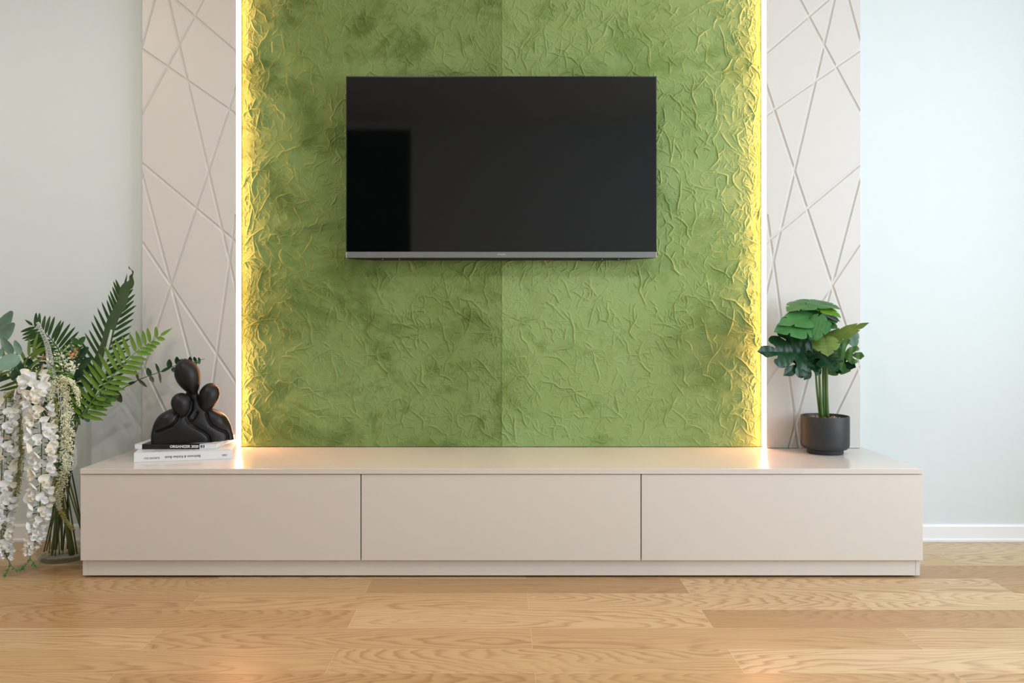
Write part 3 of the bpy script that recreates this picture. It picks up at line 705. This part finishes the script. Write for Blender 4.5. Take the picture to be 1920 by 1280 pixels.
v, f = lathe([(0, .002), (VR - .013, .002), (VR - .006, .010), (VR - .013, .0145), (0, .0145)], 48); obj('glass_base', me_from('glass_base', v, f), g2.m, vase)

# stems inside the vase: every spray has one, from the neck (px) to the floor of the vase
def inner_stem(parent, mat, start, bottom_px, rad=0.0045):
    """start: 3-D point near the rim; bottom_px: (px, offset in depth) on the vase floor"""
    dx_ = start.x - vc.x; bx = -1.7 * dx_ + R.uniform(-.04, .04) if abs(dx_) > .015 else (bottom_px[0] - 120.5) / 495.0; by = bottom_px[1]
    rr = math.hypot(bx, by); lim = VR - 0.016
    if rr > lim: bx *= lim / rr; by *= lim / rr
    b = Vector((vc.x + bx, vc.y + by, 0.018 + rad)); 
    return catmull([b, (b + start) / 2 + Vector((R.uniform(-.006, .006), R.uniform(-.006, .006), 0)), start], 14)
RIM = lambda dx, dy: Vector((vc.x + dx, vc.y + dy, VH))
def on(t, p): return p     # things sit at the origin; parts are in world space
def spray(name, label, cat, grp=None, at=(0, 0)):
    o = thing(name, label, cat, (0, 0, 0), 0, grp); return o

def fern(name, label, path_px, npairs, lmax, mat, smat, nrm, start=0.12, ang0=65, ang1=35, width=0.011, rimoff=(0, 0), bottom=(110, 0), droop=-0.1, prof=None, right_scale=1.0, left_scale=1.0, grp=None, rad=.0022, back=0.0, rang=1.0):
    t = spray(name, label, 'artificial fern', grp)
    path = catmull([P(*p) for p in path_px], 60); rim = RIM(*rimoff)
    full = inner_stem(t, smat, rim, bottom)
    n0 = path[0]; link_ = catmull([rim, (rim + n0) / 2, n0], 6)
    tube('stem', full[:-1] + link_[:-1] + path, rad * 1.5, rad * 0.4, smat, t, 7)
    V_, F_ = [], []
    for i in range(npairs):
        u = start + (1 - start) * (i / (npairs - 0.4)); k = min(59, int(u * 60)); p = path[k]; tg = (path[min(60, k + 1)] - path[max(0, k - 1)]).normalized()
        s = tg.cross(nrm).normalized(); ang = math.radians(ang0 + (ang1 - ang0) * u)
        ll = lmax * (prof(u) if prof else (0.45 + 0.75 * math.sin(math.pi * (0.18 + 0.72 * u))))
        for sd, scl in ((-1, left_scale), (1, right_scale)):
            an_ = ang * (rang if sd > 0 else 1); d = tg * math.cos(an_) + s * (sd * math.sin(an_)) + nrm * R.uniform(-.12, .12) - nrm * (back if sd > 0 else 0)
            ln = ll * scl * R.uniform(.93, 1.07)
            lance(p, p + d.normalized() * ln, width, (nrm + s * sd * .25).normalized(), droop, 0.25, V_, F_, 8, .40, .55)
    tip = path[-1]; tg = (path[-1] - path[-3]).normalized(); lance(tip, tip + tg * lmax * .45, width * .8, nrm, 0, .2, V_, F_, 6)
    obj('leaflets', me_from('leaflets', V_, F_), mat, t); return t

cn = Vector((0.1, -1, 0.25)).normalized()
fern('fern_frond', 'bright green fern frond arching right toward the black sculpture', [(147, 787, 3.06), (178, 745, 3.04), (215, 700, 3.02), (255, 660, 3.01), (300, 630, 3.03)], 18, 0.118, ML_fern, ML_fern, Vector((-.1, -1, .2)).normalized(), 0.05, 96, 66, .0165, (.02, -.04), (100, -.02), -.06,
     lambda u: .95 if u < .5 else .95 - (u - .5) * 1.15, right_scale=.66, left_scale=1.0, back=.7, rang=.62)
fern('fern_frond', 'tall deep green fern frond pointing up behind the strap leaf', [(178, 730, 3.18), (190, 690, 3.2), (207, 640, 3.22), (224, 590, 3.24), (232, 548, 3.25)], 17, 0.170, ML_fernd, ML_fernd, cn, 0.0, 56, 30, .0125, (.03, .03), (140, .03), 0.03,
     lambda u: 1.0 - .60 * max(0, u - .1), right_scale=.75)
fern('fern_frond', 'dark green fern frond fanning up to the left, behind the white flower spike', [(122, 700, 3.2), (112, 660, 3.21), (92, 632, 3.22), (62, 610, 3.24)], 15, 0.105, ML_fernd, ML_fernd, cn, 0.0, 74, 50, .0135, (-.01, .04), (92, .03), 0.02, lambda u: .85 + .25 * math.sin(3 * u) - .35 * u)
fern('fern_frond', 'olive green fern frond drooping left under the eucalyptus leaves', [(62, 738, 3.05), (40, 712, 3.02), (12, 690, 2.99), (-30, 690, 2.97)], 9, 0.09, ML_olive, ML_stemo, Vector((0, -1, .4)).normalized(), 0.0, 80, 55, .012, (-.04, -.03), (96, -.05), -.05, lambda u: .95)
fern('fern_frond', 'small green fern frond behind the wisteria, leaning up right from the left edge', [(34, 735, 3.1), (45, 700, 3.12), (52, 672, 3.13), (66, 655, 3.14)], 6, 0.085, ML_olive, ML_stemo, cn, 0.1, 55, 30, .013, (-.05, .0), (104, .05), -.02, lambda u: .9)
fern('fern_frond', 'short green fern frond low over the rim of the vase, pointing right', [(140, 772, 3.1), (155, 758, 3.08), (180, 742, 3.07), (205, 735, 3.07)], 7, 0.075, ML_mid, ML_stemg, Vector((0, -1, .6)).normalized(), 0.0, 75, 40, .014, (.035, -.01), (128, -.05), -.05, lambda u: .9)

# broad strap leaf with a curling tip
t = spray('strap_leaf', 'broad dark strap leaf with a long curling tip, tallest of the greenery', 'artificial leaf')
pth = catmull([P(176, 716, 3.12), P(185, 680, 3.12), P(200, 630, 3.13), P(222, 575, 3.15), P(236, 540, 3.16), P(246, 524, 3.16), P(247.5, 510, 3.15), P(242, 499, 3.14)], 60)
V_, F_ = [], []
for i, p in enumerate(pth):
    u = i / 60; tg = (pth[min(60, i + 1)] - pth[max(0, i - 1)]).normalized(); s = tg.cross(cn).normalized(); n = s.cross(tg)
    wd = (.030 * math.sin(math.pi * min(1, (u * .93 + .12)) ** .9) ** .8 if u < .62 else .0) if u < .62 else max(.0009, .0165 * (1 - (u - .62) / .24) if u < .82 else .0028 * (1 - u) * 5)
    wd = min(wd, .019)
    wav = .004 * math.sin(u * 31)
    for q in (-1, -.6, -.2, .2, .6, 1): V_.append(p + s * (q * wd + wav * abs(q)) - n * (abs(q) * wd * .35))
for i in range(60):
    for q in range(5): r_ = i * 6 + q; F_.append((r_, r_ + 1, r_ + 7, r_ + 6))
obj('blade', me_from('blade', V_, F_), ML_strap, t)
rim = RIM(.04, .01); tube('stem', inner_stem(t, None, rim, (84, .03))[:-1] + catmull([rim, (rim + pth[0]) / 2, pth[0]], 6), .006, .004, ML_stemd, t)

# eucalyptus -----------------------------------------------------------
def round_leaf(B_, T_, wd, n_, cup=.25):
    a, s, n, L = basis(B_, T_, n_); V_ = []; F_ = []; NR, NS = 5, 18; V_.append(B_ + a * L * .5 - n * (cup * L * .12))
    for r_ in range(1, NR + 1):
        for k in range(NS):
            an = 2 * math.pi * k / NS; rr = r_ / NR; ca = math.cos(an)
            x = L * .5 + L * .5 * rr * ca * (1 + (.12 if ca > .93 else 0)); y = wd / 2 * rr * math.sin(an) * (1 - .12 * ca)
            V_.append(B_ + a * x + s * y + n * (cup * L * .35 * (rr * rr - .3) * (0.4 + .6 * abs(math.sin(an)))))
    for k in range(NS): F_.append((0, 1 + k, 1 + (k + 1) % NS))
    for r_ in range(NR - 1):
        for k in range(NS): k2 = (k + 1) % NS; F_.append((1 + r_ * NS + k, 1 + (r_ + 1) * NS + k, 1 + (r_ + 1) * NS + k2, 1 + r_ * NS + k2))
    return me_from('leaf', V_, F_)
def euc(label, path_px, leaves_px, smat, rimoff, bottom, rad=.0018, nn=None):
    t = spray('eucalyptus_branch', label, 'artificial branch', 'eucalyptus branches in the vase')
    path = catmull([P(*p) for p in path_px], 40); rim = RIM(*rimoff)
    tube('stem', inner_stem(t, None, rim, bottom)[:-1] + catmull([rim, (rim + path[0]) / 2, path[0]], 6)[:-1] + path, rad * 1.7, rad * .5, smat, t)
    for (b_, t_, w_, mt, nv_) in leaves_px:
        obj('leaf', round_leaf(P(*b_), P(*t_), w_ / 500., Vector(nv_).normalized()), mt, t)
    return t
E, ED, ER = ML_euc, ML_eucd, ML_eucr
euc('thin eucalyptus branch with small round leaves reaching right behind the sculpture', [(172, 758, 3.16), (205, 742, 3.2), (235, 725, 3.24), (262, 711, 3.25), (300, 697, 3.26), (335, 683, 3.265), (384, 673, 3.27)],
    [((238, 722, 3.24), (254, 716, 3.23), 7, ED, (0, -1, .4)), ((259, 712, 3.25), (254, 695, 3.24), 5, ER, (.6, -1, 0)), ((260, 712, 3.25), (275, 725, 3.24), 6, ER, (.3, -1, .2)),
     ((281, 705, 3.25), (277, 690, 3.24), 10, ED, (.3, -1, .1)), ((281, 705, 3.25), (288, 716, 3.24), 8, ER, (.3, -1, 0)), ((298, 698, 3.26), (292, 682, 3.25), 6, ED, (.9, -1, 0)), ((298, 698, 3.26), (301, 717, 3.25), 5, ER, (.8, -1, 0)),
     ((303, 697, 3.26), (322, 688, 3.25), 7, ED, (0, -1, .5)), ((318, 690, 3.26), (318, 674, 3.25), 11, ED, (.1, -1, 0)), ((322, 690, 3.26), (333, 697, 3.25), 10, ED, (.1, -1, .3)), ((334, 684, 3.265), (332, 669, 3.25), 11, ED, (0, -1, .2)), ((332, 684, 3.265), (344, 674, 3.25), 10, ML_mid, (0, -1, .2)),
     ((350, 681, 3.265), (347, 672, 3.255), 8, ML_mid, (0, -1, .2)), ((357, 679, 3.265), (357, 669, 3.255), 9, ED, (0, -1, .2)), ((366, 677, 3.27), (368, 684, 3.26), 8, ML_gray, (0, -1, .1)), ((367, 677, 3.27), (364, 669, 3.26), 7, ED, (0, -1, 0)), ((373, 675, 3.27), (374, 682, 3.26), 7, ML_gray, (0, -1, 0)), ((374, 675, 3.27), (373, 670, 3.26), 5, ML_gray, (0, -1, 0))],
    ML_stemd, (.05, .02), (158, .0))
euc('eucalyptus branch with dark round leaves low on the right, under the bright fern frond', [(150, 775, 3.12), (175, 760, 3.1), (200, 745, 3.1), (222, 735, 3.12)],
    [((205, 748, 3.1), (195, 736, 3.08), 20, E, (-.2, -1, .3)), ((216, 735, 3.12), (228, 753, 3.1), 14, ER, (.2, -1, .1)), ((212, 733, 3.12), (222, 718, 3.11), 17, ED, (0, -1, .2)), ((208, 733, 3.12), (202, 720, 3.12), 12, ED, (.1, -1, 0)), ((180, 757, 3.1), (192, 768, 3.08), 16, ED, (0, -1, .5)), ((184, 760, 3.1), (172, 742, 3.09), 14, ED, (0, -1, .3)), ((160, 770, 3.11), (166, 790, 3.1), 15, E, (.1, -1, .1)), ((190, 750, 3.13), (206, 760, 3.12), 18, ED, (.1, -1, .3))],
    ML_stemd, (.045, -.02), (134, .04))
euc('eucalyptus branch with large grey-green leaves at the left edge', [(62, 742, 3.02), (40, 705, 2.99), (20, 670, 2.98), (3, 640, 2.98), (0, 600, 2.98)],
    [((-2, 625, 2.98), (23, 585, 2.96), 22, E, (.2, -1, .2)), ((3, 638, 2.97), (27, 607, 2.95), 21, E, (.2, -1, .3)), ((0, 612, 2.98), (-18, 588, 2.97), 20, E, (0, -1, .2)), ((4, 645, 2.98), (20, 627, 2.97), 9, ER, (0, -1, .8)), ((24, 663, 2.97), (4, 634, 2.95), 17, E, (-.1, -1, .3)), ((38, 664, 2.97), (28, 639, 2.95), 12, E, (.5, -1, .2)), ((36, 668, 2.96), (-4, 692, 2.92), 34, E, (.1, -1, .7)), ((4, 655, 2.98), (-12, 672, 2.96), 18, E, (0, -1, .3)),
     ((34, 690, 3), (24, 712, 2.98), 16, ED, (0, -1, .3)), ((30, 680, 3), (46, 702, 3.0), 16, ED, (.1, -1, .4)), ((10, 700, 3.0), (-4, 716, 2.98), 18, ED, (0, -1, .4))],
    ML_stemg, (-.05, -.04), (108, -.06), .0022)
euc('eucalyptus branch with dark leaves crowding the middle above the vase', [(130, 765, 3.1), (135, 730, 3.09), (150, 695, 3.1), (158, 665, 3.12), (148, 640, 3.13)],
    [((150, 690, 3.1), (172, 672, 3.08), 18, ED, (0, -1, .4)), ((150, 668, 3.12), (166, 652, 3.1), 16, ED, (0, -1, .3)), ((152, 662, 3.12), (132, 644, 3.1), 14, ML_mid, (0, -1, .4)), ((155, 682, 3.1), (138, 668, 3.08), 16, ED, (0, -1, .3)), ((140, 712, 3.09), (160, 692, 3.07), 22, ED, (0, -1, .5)), ((138, 716, 3.09), (118, 700, 3.07), 20, ED, (0, -1, .4)), ((155, 690, 3.1), (176, 698, 3.08), 18, ED, (0, -1, .5)),
     ((148, 645, 3.13), (134, 634, 3.12), 12, ML_mid, (0, -1, .2)), ((148, 645, 3.13), (160, 632, 3.12), 12, ML_mid, (0, -1, .2)), ((135, 730, 3.09), (158, 722, 3.07), 20, ED, (0, -1, .5)), ((134, 735, 3.09), (112, 724, 3.07), 22, ED, (0, -1, .4)), ((130, 748, 3.09), (150, 744, 3.07), 18, ED, (0, -1, .5))],
    ML_stemd, (.01, .01), (116, .04))
euc('eucalyptus branch with dark leaves behind the white blossoms on the left', [(80, 765, 3.12), (70, 730, 3.12), (55, 700, 3.13), (60, 680, 3.13)],
    [((70, 730, 3.12), (48, 720, 3.1), 24, ED, (0, -1, .4)), ((68, 722, 3.12), (88, 706, 3.1), 22, ED, (0, -1, .4)), ((58, 705, 3.13), (38, 692, 3.1), 22, ED, (0, -1, .4)), ((60, 700, 3.13), (80, 684, 3.1), 18, ED, (0, -1, .4)), ((74, 742, 3.12), (98, 730, 3.1), 24, ED, (0, -1, .4)), ((76, 752, 3.12), (56, 748, 3.1), 24, ED, (0, -1, .4)), ((60, 684, 3.13), (46, 672, 3.11), 14, ED, (0, -1, .3)), ((82, 760, 3.12), (108, 752, 3.09), 24, ED, (0, -1, .4))],
    ML_stemd, (-.03, .02), (90, .05))

# white flower spikes (tiny buds on a tapering core) -------------------
def buds(V_, F_, c, s, q=None):
    b0 = len(V_); q = Quaternion((R.random() - .5, R.random() - .5, R.random() - .5, R.random() - .5 + 1e-3)).normalized()
    for p in ((1, 0, 0), (-1, 0, 0), (0, 1, 0), (0, -1, 0), (0, 0, 1.3), (0, 0, -1.3)): V_.append(c + q @ (Vector(p) * s))
    for t_ in ((0, 2, 4), (2, 1, 4), (1, 3, 4), (3, 0, 4), (2, 0, 5), (1, 2, 5), (3, 1, 5), (0, 3, 5)): F_.append(tuple(b0 + i for i in t_))
def spike(label, path_px, r0, r1, rimoff, bottom):
    t = spray('flower_spike', label, 'artificial flower', 'pale flower spikes in the vase'); path = catmull([P(*p) for p in path_px], 50); rim = RIM(*rimoff)
    tube('stem', inner_stem(t, None, rim, bottom)[:-1] + catmull([rim, (rim + path[0]) / 2, path[0]], 6)[:-1] + path, .003, .0015, ML_stemg, t)
    V_, F_ = [], []
    for i in range(50):
        u = i / 50; rr = r0 + (r1 - r0) * u; tg = (path[i + 1] - path[i]).normalized(); s = tg.cross(cn).normalized(); b = s.cross(tg)
        for k in range(11):
            a = 6.283 * (k + .5 * (i % 2)) / 11 + R.uniform(-.15, .15); buds(V_, F_, path[i].lerp(path[i + 1], R.random() * .5) + (s * math.cos(a) + b * math.sin(a)) * rr, .0021 + .0006 * (1 - u))
    o = obj('florets', me_from('florets', V_, F_), M_budw, t); o['kind'] = 'stuff'; return t
spike('thick pale flower spike leaning left above the white wisteria', [(97, 705, 3.03), (94, 680, 3.02), (88, 645, 3.01), (70, 603, 3.0)], .0125, .0042, (-.02, -.03), (112, -.03))
spike('thin pale flower spike half hidden between the strap leaf and the bright fern', [(194, 700, 3.1), (197, 672, 3.1), (204, 640, 3.1), (209, 618, 3.1)], .0055, .002, (.05, -.005), (124, .02))

# small mixed filler ---------------------------------------------------
def filler(label, spots, rimoff, bottom, mats):
    t = spray('filler_sprig', label, 'artificial sprig', 'small filler sprigs'); rim = RIM(*rimoff); c0 = P(*spots[0][:3])
    tube('stem', inner_stem(t, None, rim, bottom)[:-1] + catmull([rim, (rim + c0) / 2, c0], 8), .0022, .0012, ML_stemg, t)
    VS = [[], [], []]; FS = [[], [], []]; ST = ([], [])
    for (px, py, d, rad, mi, num) in spots:
        c = P(px, py, d); tube_data(catmull([c0, c], 3), .0008, .0006, 4, *ST)
        for k in range(num):
            p = c + Vector((R.gauss(0, 1), R.gauss(0, .8), R.gauss(0, 1))) * rad / 500 * .5
            if mi == 2 or R.random() < .3:
                d_ = Vector((R.uniform(-1, 1), R.uniform(-.8, .2), R.uniform(-.5, 1))).normalized(); lance(p, p + d_ * R.uniform(.008, .016), .006, cn, 0, .2, VS[mi], FS[mi], 4)
            else: buds(VS[mi], FS[mi], p, R.uniform(.0014, .0028))
    obj('twigs', me_from('twigs', *ST), ML_stemg, t)
    for mi, nm in enumerate(('blossoms', 'buds', 'leaves')):
        if VS[mi]: o = obj(nm, me_from(nm, VS[mi], FS[mi]), mats[mi], t); o['kind'] = 'stuff'
filler('peach and yellow filler sprig with tiny blossoms in the middle of the greenery', [(118, 705, 3.04, 12, 2, 40), (137, 665, 3.03, 8, 0, 26), (141, 657, 3.03, 7, 0, 16), (82, 670, 3.04, 10, 0, 18), (84, 696, 3.04, 9, 0, 16), (108, 672, 3.03, 14, 1, 50), (128, 684, 3.02, 14, 1, 60), (122, 660, 3.03, 12, 2, 24), (105, 690, 3.03, 12, 2, 40), (136, 690, 3.02, 8, 1, 40)], (.0, -.03), (98, .0), (M_orange, M_bud, ML_fern))
filler('light green leafy sprig between the wisteria and the cream hanging flowers', [(100, 725, 2.98, 10, 2, 30), (92, 702, 2.99, 12, 2, 34), (66, 708, 3.0, 12, 2, 26), (112, 716, 2.98, 10, 2, 30), (70, 700, 3.0, 10, 1, 24), (130, 708, 2.99, 10, 2, 30)], (-.01, -.05), (120, -.06), (M_orange, M_budg, ML_fern))

# hanging amaranthus ---------------------------------------------------
def hanging(label, path_px, width_fn, mat, n, rimoff, bottom, branch=.35, bs=.0023):
    t = spray('hanging_amaranthus', label, 'artificial flower', 'cream hanging flower tassels'); path = catmull([P(*p) for p in path_px], 80); rim = RIM(*rimoff)
    tube('stem', inner_stem(t, None, rim, bottom)[:-1] + catmull([rim, (rim + path[0]) / 2 + Vector((0, 0, .05)), path[0]], 8)[:-1] + path, .0024, .0008, ML_stemg, t)
    V_, F_ = [], []
    for i in range(n):
        u = R.random(); k = min(79, int(u * 80)); p = path[k].lerp(path[k + 1], R.random()); wd = width_fn(u) / 500.
        d = Vector((R.gauss(0, 1), R.gauss(0, 1), R.gauss(0, .25) - .35)).normalized(); L = wd * (.55 + .45 * R.random())
        m = max(2, int(L / .0042))
        for j in range(m):
            q = p + d * (L * (j + .6) / m) + Vector((0, 0, -.25 * L * ((j + 1) / m) ** 2)); buds(V_, F_, q + Vector((R.uniform(-1, 1), R.uniform(-1, 1), R.uniform(-1, 1))) * .0034, bs * R.uniform(.8, 1.4))
    o = obj('florets', me_from('florets', V_, F_), mat, t); o['kind'] = 'stuff'; return t
hanging('long cream amaranthus tassel hanging in front of the vase', [(116, 703, 2.98), (122, 735, 2.96), (124, 780, 2.95), (126, 830, 2.96), (120, 880, 2.96), (110, 930, 2.97), (112, 955, 2.98)], lambda u: 9 + 7 * math.sin(math.pi * min(1, u * 1.1)) + (0 if u < .8 else -6 * (u - .8) * 5), M_bud, 620, (.01, -.06), (122, -.04))
hanging('short cream amaranthus tassel falling right over the fern frond', [(118, 706, 2.97), (132, 712, 2.95), (142, 728, 2.94), (148, 758, 2.94)], lambda u: 9 - 4 * u, M_bud, 170, (.02, -.05), (128, -.02))
hanging('cream amaranthus tassel hanging beside the white wisteria', [(106, 712, 2.97), (98, 728, 2.96), (93, 765, 2.95), (100, 820, 2.95), (104, 860, 2.96)], lambda u: 10 - 3 * u, M_bud, 280, (-.01, -.05), (118, .0))
hanging('yellow-green amaranthus tassel with a thin tail beside the glass vase', [(104, 745, 3.0), (103, 800, 2.99), (101, 870, 2.98), (105, 930, 2.98), (118, 965, 2.99), (138, 992, 3.0)], lambda u: 9 - 5 * u, M_budg, 560, (.0, -.04), (110, .02), bs=.002)
hanging('yellow-green amaranthus tassel at the left with a curving tail', [(30, 735, 2.98), (36, 790, 2.96), (37, 850, 2.96), (32, 900, 2.96), (24, 945, 2.97), (8, 975, 2.98)], lambda u: 8 + 5 * math.sin(math.pi * u) - 4 * u, M_budg, 620, (-.04, -.06), (100, .04), bs=.002)
hanging('thin yellow amaranthus tassel hanging at the left edge of the arrangement', [(20, 740, 3.02), (18, 790, 3.0), (22, 860, 3.0), (20, 925, 3.0)], lambda u: 7 - 2 * u, M_budg, 330, (-.045, -.03), (106, .0), bs=.002)
hanging('airy yellow sprig drooping left under the olive fern frond', [(50, 742, 3.0), (32, 732, 2.98), (14, 738, 2.97), (-6, 758, 2.97)], lambda u: 14, M_budg, 200, (-.035, -.05), (94, -.03), bs=.0018)

# white wisteria -------------------------------------------------------
def blossom_mesh(kind):
    V_, F_ = [], []; mats = []
    def petal(B_, T_, wd, n_, cup):
        f0 = len(F_); a, s, n, L = basis(B_, T_, n_); NR, NS = 4, 12; b0 = len(V_); V_.append(B_ + a * L * .5 - n * cup * L * .2)
        for r_ in range(1, NR + 1):
            for k in range(NS):
                an = 6.28318 * k / NS; rr = r_ / NR; ca = math.cos(an); x = L * .5 + L * .5 * rr * ca; y = wd / 2 * rr * math.sin(an) * (1 + .25 * ca)
                V_.append(B_ + a * x + s * y + n * (cup * L * (.55 * rr * rr - .2) + .06 * L * math.sin(3 * an) * rr))
        for k in range(NS): F_.append((b0, b0 + 1 + k, b0 + 1 + (k + 1) % NS))
        for r_ in range(NR - 1):
            for k in range(NS): k2 = (k + 1) % NS; F_.append((b0 + 1 + r_ * NS + k, b0 + 1 + (r_ + 1) * NS + k, b0 + 1 + (r_ + 1) * NS + k2, b0 + 1 + r_ * NS + k2))
    o = Vector((0, 0, 0)); rr = random.Random(kind)
    j = lambda s: Vector((rr.uniform(-s, s), rr.uniform(-s, s), rr.uniform(-s, s)))
    petal(o, Vector((.012, 0, .026)) + j(.003), .031, Vector((1, 0, -.2)), .35)
    petal(o, Vector((.022, .006, -.004)) + j(.003), .015, Vector((.2, 1, .4)), .5)
    petal(o, Vector((.022, -.006, -.004)) + j(.003), .015, Vector((.2, -1, .4)), .5)
    petal(o, Vector((.016, 0, -.016)) + j(.003), .017, Vector((1, 0, .5)), .4)
    npet = len(F_)
    tube_data([Vector((-.014, 0, .004)), Vector((-.006, 0, .004)), Vector((.001, 0, .001))], .0008, .0022, 5, V_, F_)
    m = me_from('blossom', V_, F_); m.materials.append(M_petalc if kind % 3 == 1 else M_petal); m.materials.append(ML_stemg)
    for i, p in enumerate(m.polygons): p.material_index = 0 if i < npet else 1
    return m
BM = [blossom_mesh(k) for k in range(6)]
def wisteria(label, path_px, n, scale_fn, spread_fn, rimoff, bottom, tail_px=None, sd=1):
    rr = random.Random(sd)
    t = spray('wisteria_garland', label, 'artificial flower', 'white wisteria garlands'); path = catmull([P(*p) for p in path_px], 100); rim = RIM(*rimoff)
    tube('stem', inner_stem(t, None, rim, bottom)[:-1] + catmull([rim, (rim + path[0]) / 2 + Vector((0, 0, .06)), path[0]], 8)[:-1] + path, .0024, .001, ML_stemg, t)
    for i in range(n):
        u = (i + .5) / n; k = min(99, int(u * 100)); p = path[k].lerp(path[k + 1], rr.random())
        an = i * 2.4 + rr.uniform(-.5, .5)                       # around the garland
        # most blossoms are seen from the camera side as they bunch all round the stem
        d = Vector((math.cos(an), math.sin(an), rr.uniform(-.35, .25))).normalized(); sp_r = spread_fn(u) / 500.
        o = bpy.data.objects.new('blossom', BM[rr.randrange(6)]); link(o, t)
        q = Vector((1, 0, 0)).rotation_difference(d); q = q @ Quaternion((1, 0, 0), rr.uniform(-.6, .6))
        o.rotation_mode = 'QUATERNION'; o.rotation_quaternion = q; o.location = p + d * sp_r; s = scale_fn(u) * rr.uniform(.85, 1.15); o.scale = (s, s, s)
    if tail_px:
        V_, F_ = [], []
        for tp in tail_px:
            pth = catmull([P(*p) for p in tp], 8); tube_data(pth, .0013, .0006, 5, V_, F_)
            for k in (3, 5, 7, 8):
                d = Vector((rr.uniform(-1, 1), -.3, rr.uniform(-1, .2))).normalized(); lance(pth[k], pth[k] + d * .012, .0065, cn, 0, .3, V_, F_, 4)
            e = pth[-1]; lance(e, e + (pth[-1] - pth[-2]).normalized() * .014, .008, cn, 0, .3, V_, F_, 4)
        obj('tail_leaves', me_from('tail_leaves', V_, F_), leaf_mat('tail_green', srgb(40, 110, 60), srgb(80, 150, 80), .5, .1), t)
    return t
wisteria('full white wisteria garland hanging in front of the vase, its green tip above the floor', [(62, 705, 2.96), (68, 735, 2.93), (76, 790, 2.92), (78, 850, 2.92), (76, 920, 2.92), (72, 975, 2.92), (62, 1015, 2.92), (52, 1035, 2.92)], 98,
         lambda u: 1.3 if u < .45 else max(.55, 1.3 - (u - .45) * 1.05), lambda u: (13 if u < .5 else max(3, 13 - 20 * (u - .5))), (-.02, -.06), (104, -.07),
         [[(58, 1030, 2.92), (56, 1046, 2.92), (50, 1058, 2.92), (44, 1064, 2.92)], [(56, 1044, 2.92), (60, 1052, 2.92), (64, 1058, 2.92)]], 3)
wisteria('cream and white wisteria garland at the left edge of the photo, trailing near the floor', [(12, 745, 2.94), (8, 800, 2.92), (4, 860, 2.91), (2, 930, 2.91), (0, 980, 2.91), (6, 1020, 2.91), (14, 1048, 2.91)], 98,
         lambda u: 1.25 if u < .6 else 1.25 - (u - .6) * 1.5, lambda u: (12 if u < .6 else 12 - 20 * (u - .6)), (-.05, -.05), (112, -.05),
         [[(14, 1045, 2.91), (20, 1058, 2.91), (28, 1066, 2.91), (34, 1068, 2.91)], [(18, 1055, 2.91), (15, 1070, 2.91), (11, 1077, 2.91)]], 5)
wisteria('shorter cream wisteria garland hanging behind the left ones', [(28, 755, 3.03), (24, 800, 3.03), (26, 850, 3.03), (22, 900, 3.03)], 40, lambda u: .85, lambda u: 9, (-.05, -.01), (102, -.05), None, 9)
